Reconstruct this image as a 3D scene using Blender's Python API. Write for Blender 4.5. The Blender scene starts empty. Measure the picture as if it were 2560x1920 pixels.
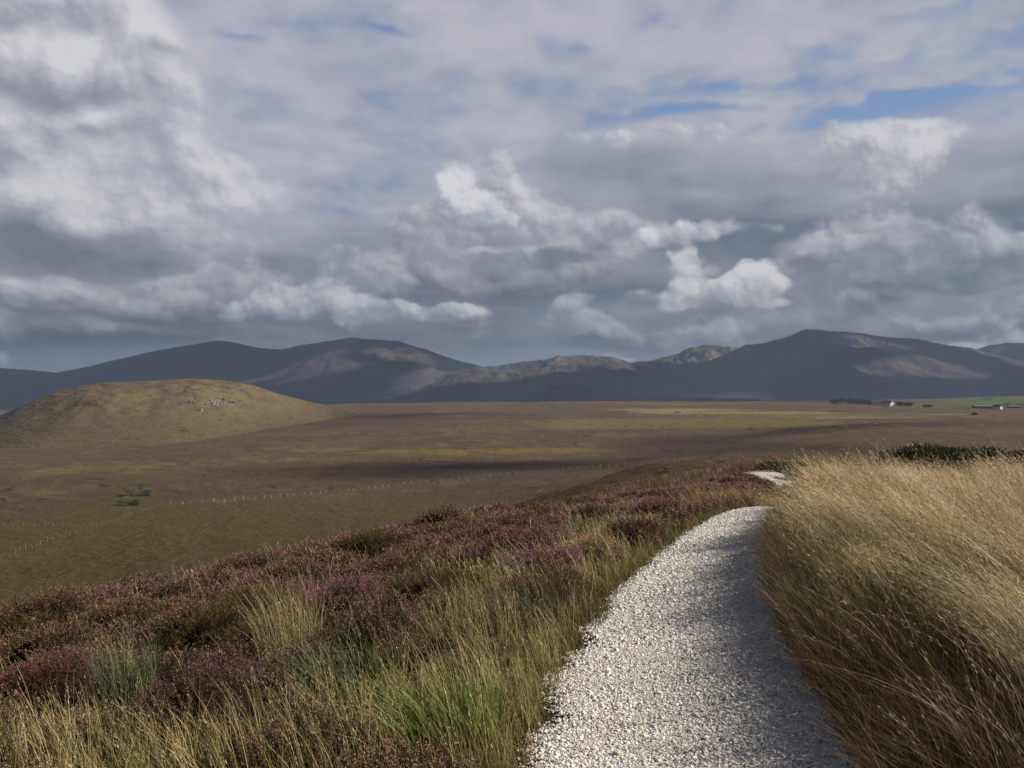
import bpy, math, random
import numpy as np

random.seed(7)
rng = np.random.default_rng(7)
scene = bpy.context.scene
COL = scene.collection
R = math.radians

# ------------------------------------------------------------------ frame
FOCAL = 2309.0           # focal length in pixels of a 2560 px wide frame
CXP, HOR = 1280.0, 985.0 # centre column, row of the horizon
EYE = 1.6                # the eye is at z = 0, the ground under it at -EYE
SUN_AZ, SUN_EL = R(82.0), R(32.0)      # azimuth clockwise from +Y


def srgb(r, g, b):
    def f(c):
        c /= 255.0
        return c / 12.92 if c <= 0.04045 else ((c + 0.055) / 1.055) ** 2.4
    return (f(r), f(g), f(b), 1.0)


# ------------------------------------------------------------------ node helper
class NB:
    def __init__(self, tree):
        self.t = tree
        self.x = 0

    def new(self, typ):
        n = self.t.nodes.new(typ)
        self.x += 30
        n.location = (self.x, 0)
        return n

    def put(self, sock, v):
        if isinstance(v, bpy.types.NodeSocket):
            self.t.links.new(v, sock)
        elif v is not None:
            if isinstance(v, (tuple, list)) and hasattr(sock.default_value, '__len__'):
                n = len(sock.default_value)
                v = tuple(v) + (1.0,) * (n - len(v))
                sock.default_value = v[:n]
            elif hasattr(sock.default_value, '__len__'):
                sock.default_value = (v,) * len(sock.default_value)
            else:
                sock.default_value = v

    def m(self, op, a, b=None, c=None, clamp=False):
        n = self.new('ShaderNodeMath')
        n.operation = op
        n.use_clamp = clamp
        for i, v in enumerate((a, b, c)):
            if v is not None:
                self.put(n.inputs[i], v)
        return n.outputs[0]

    def add(self, a, b): return self.m('ADD', a, b)
    def sub(self, a, b): return self.m('SUBTRACT', a, b)
    def mul(self, a, b): return self.m('MULTIPLY', a, b)
    def mad(self, a, b, c): return self.m('MULTIPLY_ADD', a, b, c)
    def mx(self, a, b): return self.m('MAXIMUM', a, b)
    def mn(self, a, b): return self.m('MINIMUM', a, b)

    def v(self, op, a, b=None, s=None):
        n = self.new('ShaderNodeVectorMath')
        n.operation = op
        self.put(n.inputs[0], a)
        if b is not None:
            self.put(n.inputs[1], b)
        if s is not None:
            self.put(n.inputs['Scale'], s)
        return n.outputs['Value'] if op in ('DOT_PRODUCT', 'LENGTH', 'DISTANCE') else n.outputs[0]

    def noise(self, vec, scale, detail=4.0, rough=0.5, lac=2.0, dist=0.0, color=False):
        n = self.new('ShaderNodeTexNoise')
        self.put(n.inputs['Vector'], vec)
        n.inputs['Scale'].default_value = scale
        n.inputs['Detail'].default_value = detail
        n.inputs['Roughness'].default_value = rough
        n.inputs['Lacunarity'].default_value = lac
        n.inputs['Distortion'].default_value = dist
        return n.outputs['Color'] if color else n.outputs[0]

    def vor(self, vec, scale, feature='F1', detail=0.0, rough=0.5, smooth=0.6, out='Distance', rand=1.0):
        n = self.new('ShaderNodeTexVoronoi')
        n.feature = feature
        self.put(n.inputs['Vector'], vec)
        n.inputs['Scale'].default_value = scale
        if 'Detail' in n.inputs:
            n.inputs['Detail'].default_value = detail
            n.inputs['Roughness'].default_value = rough
        if feature == 'SMOOTH_F1':
            n.inputs['Smoothness'].default_value = smooth
        n.inputs['Randomness'].default_value = rand
        return n.outputs[out]

    def mr(self, x, a, b, c=0.0, d=1.0, kind='SMOOTHSTEP'):
        n = self.new('ShaderNodeMapRange')
        n.interpolation_type = kind
        self.put(n.inputs[0], x)
        for i, v in enumerate((a, b, c, d)):
            self.put(n.inputs[i + 1], v)
        return n.outputs[0]

    def mix(self, f, a, b, blend='MIX'):
        n = self.new('ShaderNodeMix')
        n.data_type = 'RGBA'
        n.blend_type = blend
        self.put(n.inputs[0], f)
        self.put(n.inputs[6], a)
        self.put(n.inputs[7], b)
        return n.outputs[2]

    def xyz(self, vec):
        n = self.new('ShaderNodeSeparateXYZ')
        self.put(n.inputs[0], vec)
        return n.outputs[0], n.outputs[1], n.outputs[2]

    def vec(self, x, y, z=0.0):
        n = self.new('ShaderNodeCombineXYZ')
        for i, v in enumerate((x, y, z)):
            self.put(n.inputs[i], v)
        return n.outputs[0]

    def group(self, tree, vec):
        n = self.new('ShaderNodeGroup')
        n.node_tree = tree
        self.put(n.inputs[0], vec)
        return n.outputs[0]


def azel(px, py):
    u, w = (px - CXP) / FOCAL, (HOR - py) / FOCAL
    return math.atan(u), math.atan(w / math.sqrt(1 + u * u))
# ================================================================== noise on arrays
def _hash(ix, iy, seed):
    h = (ix.astype(np.int64) * 374761393 + iy.astype(np.int64) * 668265263 + seed * 974711) & 0xFFFFFFFF
    h = ((h ^ (h >> 13)) * 1274126177) & 0xFFFFFFFF
    return ((h ^ (h >> 16)) & 0xFFFFFF).astype(np.float32) / np.float32(0xFFFFFF)


def vnoise(x, y, seed=0):
    """gradient noise, about -0.5..0.5"""
    x0, y0 = np.floor(x), np.floor(y)
    fx, fy = (x - x0).astype(np.float32), (y - y0).astype(np.float32)
    ix, iy = x0.astype(np.int64), y0.astype(np.int64)
    ux = fx * fx * fx * (fx * (fx * 6 - 15) + 10)
    uy = fy * fy * fy * (fy * (fy * 6 - 15) + 10)

    def g(dx, dy):
        a = _hash(ix + dx, iy + dy, seed) * np.float32(2 * math.pi)
        return np.cos(a) * (fx - dx) + np.sin(a) * (fy - dy)
    a, b, c, d = g(0, 0), g(1, 0), g(0, 1), g(1, 1)
    return (a + (b - a) * ux) * (1 - uy) + (c + (d - c) * ux) * uy


def fbm(x, y, octaves=5, rough=0.5, seed=0, lac=2.03):
    s, amp, tot = 0.0, 1.0, 0.0
    for i in range(octaves):
        s = s + amp * vnoise(x, y, seed + i * 17)
        tot += amp
        amp *= rough
        x, y = x * lac + 5.3, y * lac + 1.7
    return s / tot * 1.6


def worley(x, y, seed=0):
    """distance to the nearest scattered point"""
    x0, y0 = np.floor(x), np.floor(y)
    best = np.full(np.shape(x), 9.0, np.float32)
    for dx in (-1, 0, 1):
        for dy in (-1, 0, 1):
            cx, cy = x0 + dx, y0 + dy
            px = cx + _hash(cx, cy, seed) - x
            py = cy + _hash(cx, cy, seed + 91) - y
            best = np.minimum(best, px * px + py * py)
    return np.sqrt(best)


def billow(x, y, octaves=3, seed=0, rough=0.5):
    s, amp, tot = 0.0, 1.0, 0.0
    for i in range(octaves):
        s = s + amp * (0.5 - worley(x, y, seed + i * 31))
        tot += amp
        amp *= rough
        x, y = x * 2.1 + 3.1, y * 2.1 + 7.7
    return s / tot


def sstep(a, b, x):
    t = np.clip((x - a) / (b - a), 0, 1)
    return t * t * (3 - 2 * t)


def lerp(a, b, t):
    return a + (b - a) * t


# ================================================================== sky
BG = 0.1
EXPO = 0.85
SKY_GAIN = 2.0 ** -EXPO
SKY_AZ, SKY_E0, SKY_E1 = R(36.0), R(-1.5), R(30.0)     # the part of the sky worked out in detail


def gblobs(a, e, blobs):
    tot = np.zeros(a.shape, np.float32)
    for b in blobs:
        ba, be = azel(b[0], b[1])
        dx, dy = (a - ba), (e - be)
        if len(b) > 5:
            c, s = math.cos(R(b[5])), math.sin(R(b[5]))
            dx, dy = dx * c + dy * s, -dx * s + dy * c
        q = (dx * FOCAL / b[2]) ** 2 + (dy * FOCAL / b[3]) ** 2
        tot += b[4] * np.exp(-0.7 * q)
    return tot


def box(a, n):
    """cheap blur along both axes"""
    for ax in (0, 1):
        c = np.cumsum(np.concatenate([np.repeat(a.take([0], ax), n + 1, ax), a, np.repeat(a.take([-1], ax), n, ax)], ax), ax)
        k = 2 * n + 1
        a = (c.take(range(k, c.shape[ax]), ax) - c.take(range(0, c.shape[ax] - k), ax)) / k
    return a


def shift(a, dx, dy):
    """a as seen dx columns to the right and dy rows up (row 0 is the bottom)"""
    h, w = a.shape
    ix = np.clip(np.arange(w) + int(round(dx)), 0, w - 1)
    iy = np.clip(np.arange(h) + int(round(dy)), 0, h - 1)
    return a[iy][:, ix]


def c3(r, g, b):
    return np.array(srgb(r, g, b)[:3], np.float32) * SKY_GAIN


def over(col, alp, c, a):
    a = a[..., None]
    return col * (1 - a) + c * a, alp * (1 - a[..., 0]) + a[..., 0]


def sky_clouds(W=1900, H=830):
    """colour and cover of the clouds by azimuth and elevation; radiance, linear"""
    az = np.linspace(-SKY_AZ, SKY_AZ, W, dtype=np.float32)
    el = np.linspace(SKY_E0, SKY_E1, H, dtype=np.float32)
    A, E = np.meshgrid(az, el)
    ppr = W / (2 * SKY_AZ)
    k = 1.0 / (np.maximum(np.sin(E), 0) + 0.17)
    PX, PY = np.sin(A) * np.cos(E) * k + 3.1, np.cos(A) * np.cos(E) * k + 1.7
    w1, w2 = fbm(PX * 1.6, PY * 1.6, 3, seed=3), fbm(PX * 1.6, PY * 1.6, 3, seed=4)
    # ---- high veil of altocumulus
    QX, QY = PX + 0.07 * w1, PY + 0.07 * w2
    n1, n2 = fbm(QX * 1.7, QY * 1.9, 6, 0.5, seed=11), fbm(QX * 4.4, QY * 4.2, 5, 0.5, seed=12)
    n3 = fbm(QX * 11, QY * 9, 5, 0.55, seed=13)
    holes = gblobs(A + 0.025 * w1 + 0.016 * n2, E + 0.018 * w2 + 0.012 * n2 + 0.006 * n3, [
        (2440, 225, 260, 24, 0.85, 3), (2150, 265, 180, 15, 0.95, 6), (1690, 298, 120, 10, 1.0, 5), (2350, 110, 200, 30, 0.42, -8),
        (2200, 170, 300, 30, 0.35, 5), (1395, 60, 50, 36, 0.65), (1465, 110, 46, 22, 0.7), (1020, 22, 60, 20, 0.45), (985, 72, 60, 10, 0.75),
        (610, 105, 56, 12, 0.8), (700, 70, 120, 20, 0.4), (1280, 222, 50, 24, 0.28), (860, 280, 90, 18, 0.25),
        (1230, 180, 90, 26, 0.15), (2050, 120, 220, 20, 0.45, -10), (2360, 10, 90, 22, 0.6), (1660, 60, 90, 30, 0.4),
        (1790, 235, 160, 16, 0.5), (2480, 300, 200, 20, 0.4), (1900, 266, 200, 10, 0.5), (1560, 240, 80, 16, 0.3), (1640, 205, 60, 16, 0.25)])
    veil = 0.90 + 0.40 * n1 + 0.70 * n2 + 0.40 * n3 - 0.98 * holes
    va = lerp(0.15, 1.0, sstep(-0.10, 0.80, veil))
    vt = np.clip(0.56 + 0.40 * n1 + 0.85 * n2 + 0.40 * n3 - 0.25 * holes, 0, 1)
    col, alp = over(np.zeros((H, W, 3), np.float32), np.zeros((H, W), np.float32),
                    lerp(c3(143, 150, 173), c3(184, 183, 192), vt[..., None]), va)
    # ---- broad blue grey bank low in the sky
    b1 = fbm(A * 4.5 + 0.12 * w1, E * 15 + 0.2 * w2, 5, 0.5, seed=21)
    b2 = fbm(A * 14 + 0.12 * w2, E * 42 + 0.25 * w1, 5, 0.5, seed=22)
    bank = gblobs(A + 0.05 * w1, E + 0.03 * w2, [
        (1700, 425, 460, 60, 0.8, -3), (1950, 540, 460, 110, 1.0), (2460, 600, 300, 120, 1.0), (1500, 860, 900, 120, 1.1),
        (300, 880, 800, 150, 1.1), (2400, 900, 500, 90, 1.0), (1300, 780, 500, 90, 0.8), (800, 700, 300, 90, 0.5),
        (2350, 760, 300, 90, 0.9), (1000, 640, 260, 80, 0.4), (2300, 420, 340, 66, 0.6)])
    low = 1 - sstep(R(1.0), R(6.5), E)
    bd = np.maximum(np.minimum(bank, 1.0), low) + 0.30 * b1 + 0.16 * b2
    ba = sstep(0.1, 1.0, bd) * 0.95
    dark = gblobs(A + 0.03 * w1, E + 0.02 * w2, [
        (1800, 612, 240, 40, 0.75), (1950, 560, 260, 50, 0.4), (80, 836, 240, 36, 1.2), (1250, 850, 420, 50, 0.42), (1750, 850, 420, 50, 0.5),
        (2560, 560, 160, 60, 0.8), (1330, 442, 280, 30, 0.3), (1700, 450, 260, 30, 0.35), (1150, 745, 260, 24, 0.6), (1560, 745, 240, 34, 0.65), (400, 690, 300, 60, 0.4),
        (2250, 820, 200, 40, 0.2), (60, 900, 200, 30, 0.45), (2150, 560, 200, 30, 0.3), (500, 850, 160, 24, 0.3)])
    lite = gblobs(A + 0.03 * w1, E + 0.02 * w2, [(2400, 840, 300, 40, 0.4), (2150, 800, 260, 30, 0.2), (1950, 345, 300, 40, 0.55), (1550, 350, 240, 30, 0.45),
                                                 (2250, 470, 200, 30, 0.25), (1780, 478, 160, 12, 0.35), (1700, 830, 120, 14, 0.2), (1450, 835, 150, 20, 0.25), (1900, 770, 300, 26, 0.25)])
    b3 = billow(A * 11 + 0.2 * w1, E * 22 + 0.2 * w2, 4, seed=27, rough=0.55)
    b4 = b3 - shift(b3, ppr * 0.012, ppr * 0.012)
    bt = np.clip(0.57 + 0.36 * b1 + 0.30 * b2 + 0.25 * b3 + 0.35 * b4 - 0.62 * dark + 0.7 * lite, 0, 1.25)
    bc = lerp(c3(96, 107, 125), c3(168, 168, 177), bt[..., None])
    strip = gblobs(A, E, [(1230, 880, 190, 12, 1.0), (1330, 905, 260, 14, 0.7), (720, 868, 90, 12, 0.5), (1450, 890, 130, 12, 0.5)])
    strip = np.minimum(strip, 1) * sstep(-0.25, 0.3, fbm(A * 14, E * 150, 4, seed=25)) * 0.8
    bc = lerp(bc, c3(140, 158, 176), strip[..., None])
    col, alp = over(col, alp, bc, ba)

    def cumulus(col, alp, blobs, tones, fs, famp, bs, bamp, thr, warp, ys, seed, a0, a1, ramp, bias, relief, march, edge=0.0, opac=0.95):
        wa = fbm(A * fs * 0.9, E * fs * 0.9 * ys, 3, 0.45, seed=seed)
        wb = fbm(A * fs * 0.9, E * fs * 0.9 * ys, 3, 0.45, seed=seed + 1)
        G = gblobs(A + warp * wa, E + warp * 0.7 * wb, blobs)
        G = np.minimum(G, 1.0 + 0.25 * (G - 1.0))
        xx, yy = A + 0.012 * wa, E * ys + 0.012 * wb
        F = fbm(xx * fs, yy * fs, 7, 0.53, seed=seed + 2)
        B = billow(xx * bs, yy * bs, 4, seed=seed + 3, rough=0.5)
        D = G + (famp * F + bamp * B) * np.clip(G * 3.5, 0, 1) - thr
        al = sstep(a0, a1, D)
        # each part is lit from the right and above, and shaded by what lies that way
        T = 0.45 * G + famp * F + bamp * 1.5 * B
        q = ppr / 1500.0
        rel = (T - shift(T, 3 * q, 3 * q)) * 1.1 + (T - shift(T, 6 * q, 6 * q)) * 0.7 + (T - shift(T, 13 * q, 14 * q)) * 0.8 + (T - shift(T, 30 * q, 34 * q)) * 0.5
        dens = al * np.clip(D, 0, 1)
        ts = 0.0
        for i in range(1, 11):
            r = 0.0032 * (i ** 1.4) * ppr
            ts = ts + 0.5 * shift(dens, r * 0.8, r * 0.6) * (i ** 0.4) + 0.5 * shift(dens, 0, r) * (i ** 0.4)
        L = bias + relief * rel - march * ts + 0.25 * F
        if tones:
            tn = gblobs(A + 0.045 * wa + 0.03 * F, E + 0.03 * wb + 0.02 * B, tones)
            L = L + tn * (1.0 + 1.2 * F + 0.6 * B)
        L = L + edge * (1 - sstep(a0, a1 * 2.5, D))
        L = np.clip(L, 0, 1)[..., None]
        c = np.where(L < 0.5, lerp(ramp[0], ramp[1], L * 2), lerp(ramp[1], ramp[2], L * 2 - 1))
        return over(col, alp, c, al * opac)

    grey = (c3(102, 107, 118), c3(154, 155, 164), c3(214, 213, 214))
    # ---- big cloud filling the upper left, with its dark base
    col, alp = cumulus(col, alp, [
        (60, 120, 200, 120, 0.8), (300, 70, 110, 110, 0.7), (230, 260, 230, 150, 0.95), (120, 420, 260, 110, 0.9), (420, 450, 190, 80, 0.9),
        (590, 440, 70, 45, 0.85), (470, 200, 70, 80, 0.35), (60, 570, 260, 70, 0.9), (330, 570, 160, 60, 0.7),
        (60, 650, 300, 60, 0.9), (350, 650, 130, 60, 0.75), (-60, 300, 160, 400, 0.8)],
        [(95, 75, 70, 36, 0.22), (135, 120, 40, 34, 0.26), (310, 30, 90, 50, 0.26), (300, 80, 60, 40, 0.16), (355, 112, 50, 24, -0.40), (90, 210, 140, 34, -0.42), (30, 20, 100, 24, -0.3), (210, 30, 40, 40, -0.15),
         (210, 290, 180, 40, 0.10), (60, 290, 90, 40, 0.20), (280, 345, 90, 20, -0.22), (480, 440, 160, 46, 0.20), (130, 505, 200, 26, 0.22), (460, 310, 120, 70, 0.06), (270, 275, 20, 26, 0.25),
         (60, 590, 280, 36, -0.38), (280, 660, 240, 50, -0.26), (80, 660, 200, 50, -0.15), (600, 430, 60, 40, 0.1), (40, 430, 30, 50, -0.15), (490, 350, 40, 16, 0.2)],
        7.0, 0.70, 19.0, 0.40, 0.42, 0.035, 1.25, 40, 0.0, 0.8, grey, 0.74, 0.40, 0.006)
    # ---- grey masses in the middle and on the right
    col, alp = cumulus(col, alp, [
        (1230, 510, 80, 76, 0.85), (1010, 560, 110, 44, 0.65), (1080, 660, 170, 44, 0.95), (920, 690, 120, 34, 0.6), (1250, 690, 90, 34, 0.65), (1120, 600, 120, 30, 0.4),
        (1450, 560, 130, 44, 0.95), (1600, 570, 80, 40, 0.8), (1340, 630, 150, 50, 0.7), (1400, 705, 130, 30, 0.65), (1530, 650, 80, 30, 0.4),
        (2160, 585, 66, 52, 0.95), (2060, 655, 96, 44, 0.95), (2310, 605, 150, 46, 0.8), (2250, 690, 200, 40, 0.9), (2480, 660, 120, 66, 0.8),
        (2190, 430, 90, 50, 0.75), (2320, 370, 40, 40, 0.8), (2240, 340, 140, 30, 0.8), (2480, 430, 120, 50, 0.5), (1820, 350, 260, 36, 0.5),
        (1560, 340, 200, 26, 0.35), (2330, 780, 260, 30, 0.5), (1990, 745, 120, 40, 0.8), (1850, 800, 200, 26, 0.6), (1230, 470, 130, 110, 0.5), (1120, 560, 180, 50, 0.5)],
        [(1150, 470, 80, 60, 0.06), (2250, 705, 240, 34, -0.26), (2340, 598, 110, 36, -0.34), (2320, 355, 40, 40, 0.28), (2200, 450, 80, 40, 0.25), (2240, 335, 140, 16, 0.2), (1330, 725, 220, 24, -0.22),
         (1060, 710, 200, 20, -0.15), (2090, 620, 60, 30, 0.05), (1450, 520, 140, 20, 0.1), (2480, 650, 120, 50, -0.1)],
        10.0, 0.75, 24.0, 0.55, 0.40, 0.022, 1.2, 50, 0.0, 0.5, grey, 0.55, 0.36, 0.010, 0.05, 0.9)
    # ---- many small soft puffs in the lower sky
    rs = np.random.default_rng(17)
    puffs, ptone = [], []
    for k in range(70):
        x, y = rs.uniform(-100, 2660), rs.choice([rs.uniform(560, 700), rs.uniform(680, 800), rs.uniform(790, 880)])
        if x < 650 and y < 700:
            continue
        w_, h_ = rs.uniform(50, 120), rs.uniform(18, 36)
        g = rs.uniform(0.55, 0.95)
        puffs += [(x, y, w_, h_ * 0.7, g), (x + rs.uniform(-0.5, 0.5) * w_, y - h_ * rs.uniform(0.5, 1.0), w_ * 0.5, h_ * 0.8, g)]
        ptone += [(x, y + h_ * 0.9, w_ * 1.1, h_ * 0.6, -0.25), (x + 0.3 * w_, y - h_, w_ * 0.5, h_ * 0.6, rs.uniform(-0.05, 0.14))]
    col, alp = cumulus(col, alp, puffs, ptone, 11.0, 0.8, 28.0, 0.6, 0.46, 0.016, 1.2, 150, 0.0, 0.6,
                       (c3(102, 111, 127), c3(148, 152, 163), c3(200, 201, 205)), 0.52, 0.40, 0.006, 0.05, 0.75)
    # ---- long band beneath the left cloud
    col, alp = cumulus(col, alp, [
        (60, 725, 200, 30, 0.95), (320, 768, 240, 32, 0.95), (590, 645, 60, 36, 0.85), (560, 720, 110, 46, 0.8), (480, 800, 200, 24, 0.6), (700, 690, 90, 20, 0.4), (2380, 850, 160, 40, 0.5)],
        [(90, 705, 150, 16, 0.12), (320, 750, 200, 16, 0.1), (250, 790, 360, 20, -0.22), (100, 770, 160, 20, -0.1), (560, 740, 120, 40, -0.05), (480, 815, 200, 20, -0.15)],
        10.0, 0.75, 26.0, 0.5, 0.42, 0.02, 1.3, 60, 0.0, 0.7, grey, 0.52, 0.34, 0.008, 0.0, 0.9)
    # ---- brighter, crisper cumulus in front
    col, alp = cumulus(col, alp, [
        (1130, 440, 36, 42, 0.9), (1165, 505, 60, 50, 1.0), (1240, 525, 56, 40, 0.6), (1180, 560, 80, 24, 0.4),
        (690, 725, 60, 36, 1.05), (780, 755, 66, 34, 1.05), (620, 780, 90, 30, 0.8), (880, 782, 90, 28, 0.9), (1000, 782, 80, 22, 0.85), (1110, 770, 40, 22, 0.9), (1170, 778, 44, 20, 0.95), (740, 800, 160, 24, 0.6),
        (1430, 752, 50, 26, 0.7), (1395, 762, 60, 14, 0.45), (1712, 592, 58, 24, 0.9), (1650, 600, 60, 20, 0.5), 
        (2550, 795, 80, 40, 0.9), (2400, 866, 40, 12, 0.85), (2560, 860, 60, 18, 0.6), (10, 905, 26, 22, 0.6), (485, 745, 22, 12, 0.5), (1060, 800, 160, 14, 0.4), (2040, 870, 30, 14, 0.4)],
        [(1135, 450, 34, 40, 0.30), (1170, 500, 50, 50, 0.15), (1240, 545, 60, 30, -0.1), (700, 725, 80, 30, 0.06), (900, 808, 500, 18, -0.25), (740, 815, 160, 20, -0.15),
         (1440, 760, 100, 40, -0.22), (1715, 588, 60, 20, 0.08), (2550, 790, 70, 30, 0.05), (10, 900, 40, 40, -0.1), (1170, 790, 80, 20, -0.15)],
        13.0, 0.85, 30.0, 0.75, 0.44, 0.012, 1.1, 70, 0.0, 0.45, (c3(118, 127, 142), c3(170, 174, 183), c3(224, 224, 226)), 0.52, 0.32, 0.012, 0.0, 0.95)
    col, alp = cumulus(col, alp, [
        (1722, 648, 34, 32, 1.35), (1708, 700, 46, 40, 1.1), (1790, 670, 30, 22, -0.7), (1690, 752, 46, 24, 1.0), (1790, 716, 60, 24, 1.0), (1885, 694, 44, 32, 1.2), (1850, 735, 90, 24, 1.0), (1960, 720, 60, 20, 0.6), (1680, 772, 40, 12, 0.75), (1950, 760, 60, 13, 0.75), (1760, 740, 60, 18, 0.6),
        (2468, 850, 22, 15, 1.0), (1530, 892, 24, 10, 1.1), (1562, 902, 22, 6, 0.9)],
        [(1710, 690, 50, 50, 0.10), (1900, 690, 30, 40, 0.14), (1820, 760, 120, 18, -0.25), (2468, 850, 40, 30, -0.05)],
        14.0, 0.95, 30.0, 0.85, 0.46, 0.012, 1.05, 83, 0.0, 0.60, (c3(132, 139, 150), c3(184, 186, 192), c3(232, 231, 231)), 0.66, 0.26, 0.014, 0.0, 0.97)
    return A, E, col, alp


def make_world():
    w = bpy.data.worlds.new("World")
    scene.world = w
    w.use_nodes = True
    t = w.node_tree
    t.nodes.clear()
    nb = NB(t)
    out, bg = nb.new('ShaderNodeOutputWorld'), nb.new('ShaderNodeBackground')
    t.links.new(bg.outputs[0], out.inputs[0])
    bg.inputs['Strength'].default_value = BG
    sky = nb.new('ShaderNodeTexSky')
    sky.sky_type = 'NISHITA'
    sky.sun_disc = False
    sky.sun_elevation = SUN_EL
    sky.sun_rotation = SUN_AZ
    sky.dust_density = 0.6
    sky.ozone_density = 1.4
    tc = nb.new('ShaderNodeTexCoord')
    dr = tc.outputs['Generated']
    X, Y, Z = nb.xyz(dr)
    az = nb.m('ARCTAN2', X, Y)
    el = nb.m('ARCSINE', Z)

    def C(r, g, b):
        c = srgb(r, g, b)
        return (c[0] / BG * SKY_GAIN, c[1] / BG * SKY_GAIN, c[2] / BG * SKY_GAIN, 1.0)
    blue = nb.mix(0.7, nb.mix(1.0, sky.outputs[0], (0.45, 0.6, 0.75, 1), 'MULTIPLY'), C(104, 134, 172))
    # plain broken cloud all round
    k = nb.m('DIVIDE', 1.0, nb.add(nb.mx(Z, 0.0), 0.17))
    P = nb.v('SCALE', dr, s=k)
    n = nb.noise(P, 2.0, 5, 0.55)
    rest = nb.mix(nb.mr(n, 0.3, 0.7), C(36, 44, 64), C(74, 81, 98))
    rest = nb.mix(nb.mr(n, 0.25, 0.5), nb.mix(1.0, blue, (0.22, 0.22, 0.25, 1), 'MULTIPLY'), rest)
    # the clouds ahead, worked out above
    A, E, col, alp = sky_clouds()
    H, W = alp.shape
    img = bpy.data.images.new("clouds", W, H, alpha=True, float_buffer=True)
    img.colorspace_settings.name = 'Non-Color'
    img.alpha_mode = 'CHANNEL_PACKED'
    px = np.empty((H, W, 4), np.float32)
    px[..., :3] = col / BG
    px[..., 3] = alp
    img.pixels.foreach_set(px.ravel())
    img.update()
    ti = nb.new('ShaderNodeTexImage')
    ti.image = img
    ti.interpolation = 'Cubic'
    ti.extension = 'EXTEND'
    nb.put(ti.inputs[0], nb.vec(nb.mr(az, -SKY_AZ, SKY_AZ, kind='LINEAR'), nb.mr(el, SKY_E0, SKY_E1, kind='LINEAR')))
    # colour is stored already weighted by its cover
    front = nb.mix(ti.outputs['Alpha'], blue, (0, 0, 0, 1))
    front = nb.mix(1.0, front, ti.outputs['Color'], 'ADD')
    inside = nb.mul(nb.mr(nb.m('ABSOLUTE', az), SKY_AZ - R(4), SKY_AZ, 1.0, 0.0), nb.mr(el, SKY_E1 - R(4), SKY_E1, 1.0, 0.0))
    fin = nb.mix(inside, rest, front)
    t.links.new(fin, bg.inputs['Color'])
    return w


if not globals().get('NO_WORLD'):
    make_world()
# ================================================================== object helpers
def tag(o, label=None, cat=None, group=None, kind=None):
    for k, v in (('label', label), ('category', cat), ('group', group), ('kind', kind)):
        if v:
            o[k] = v
    return o


def mesh_obj(name, verts, faces, mat, parent=None, smooth=False):
    """verts (n,3) and faces: an (m,3) or (m,4) array, or a list of such arrays"""
    verts = np.asarray(verts, np.float32)
    groups = faces if isinstance(faces, list) else [faces]
    groups = [np.asarray(f, np.int32) for f in groups if len(f)]
    me = bpy.data.meshes.new(name)
    me.vertices.add(len(verts))
    me.vertices.foreach_set('co', verts.ravel())
    tot = sum(f.size for f in groups)
    np_ = sum(len(f) for f in groups)
    me.loops.add(tot)
    me.loops.foreach_set('vertex_index', np.concatenate([f.ravel() for f in groups]))
    me.polygons.add(np_)
    sizes = np.concatenate([np.full(len(f), f.shape[1], np.int32) for f in groups])
    starts = np.concatenate([[0], np.cumsum(sizes)[:-1]]).astype(np.int32)
    me.polygons.foreach_set('loop_start', starts)
    me.polygons.foreach_set('loop_total', sizes)
    me.polygons.foreach_set('use_smooth', np.full(np_, smooth, bool))
    me.update(calc_edges=True)
    me.validate()
    if mat:
        me.materials.append(mat)
    o = bpy.data.objects.new(name, me)
    COL.objects.link(o)
    if parent:
        o.parent = parent
    return o


def vcol(o, name, rgb):
    a = o.data.attributes.new(name, 'FLOAT_COLOR', 'POINT')
    c = np.ones((len(o.data.vertices), 4), np.float32)
    c[:, :rgb.shape[1]] = rgb
    a.data.foreach_set('color', c.ravel())


def empty(name, loc, rz=0.0):
    o = bpy.data.objects.new(name, None)
    o.empty_display_size = 0.3
    COL.objects.link(o)
    o.location = loc
    o.rotation_euler = (0, 0, rz)
    return o


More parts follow.
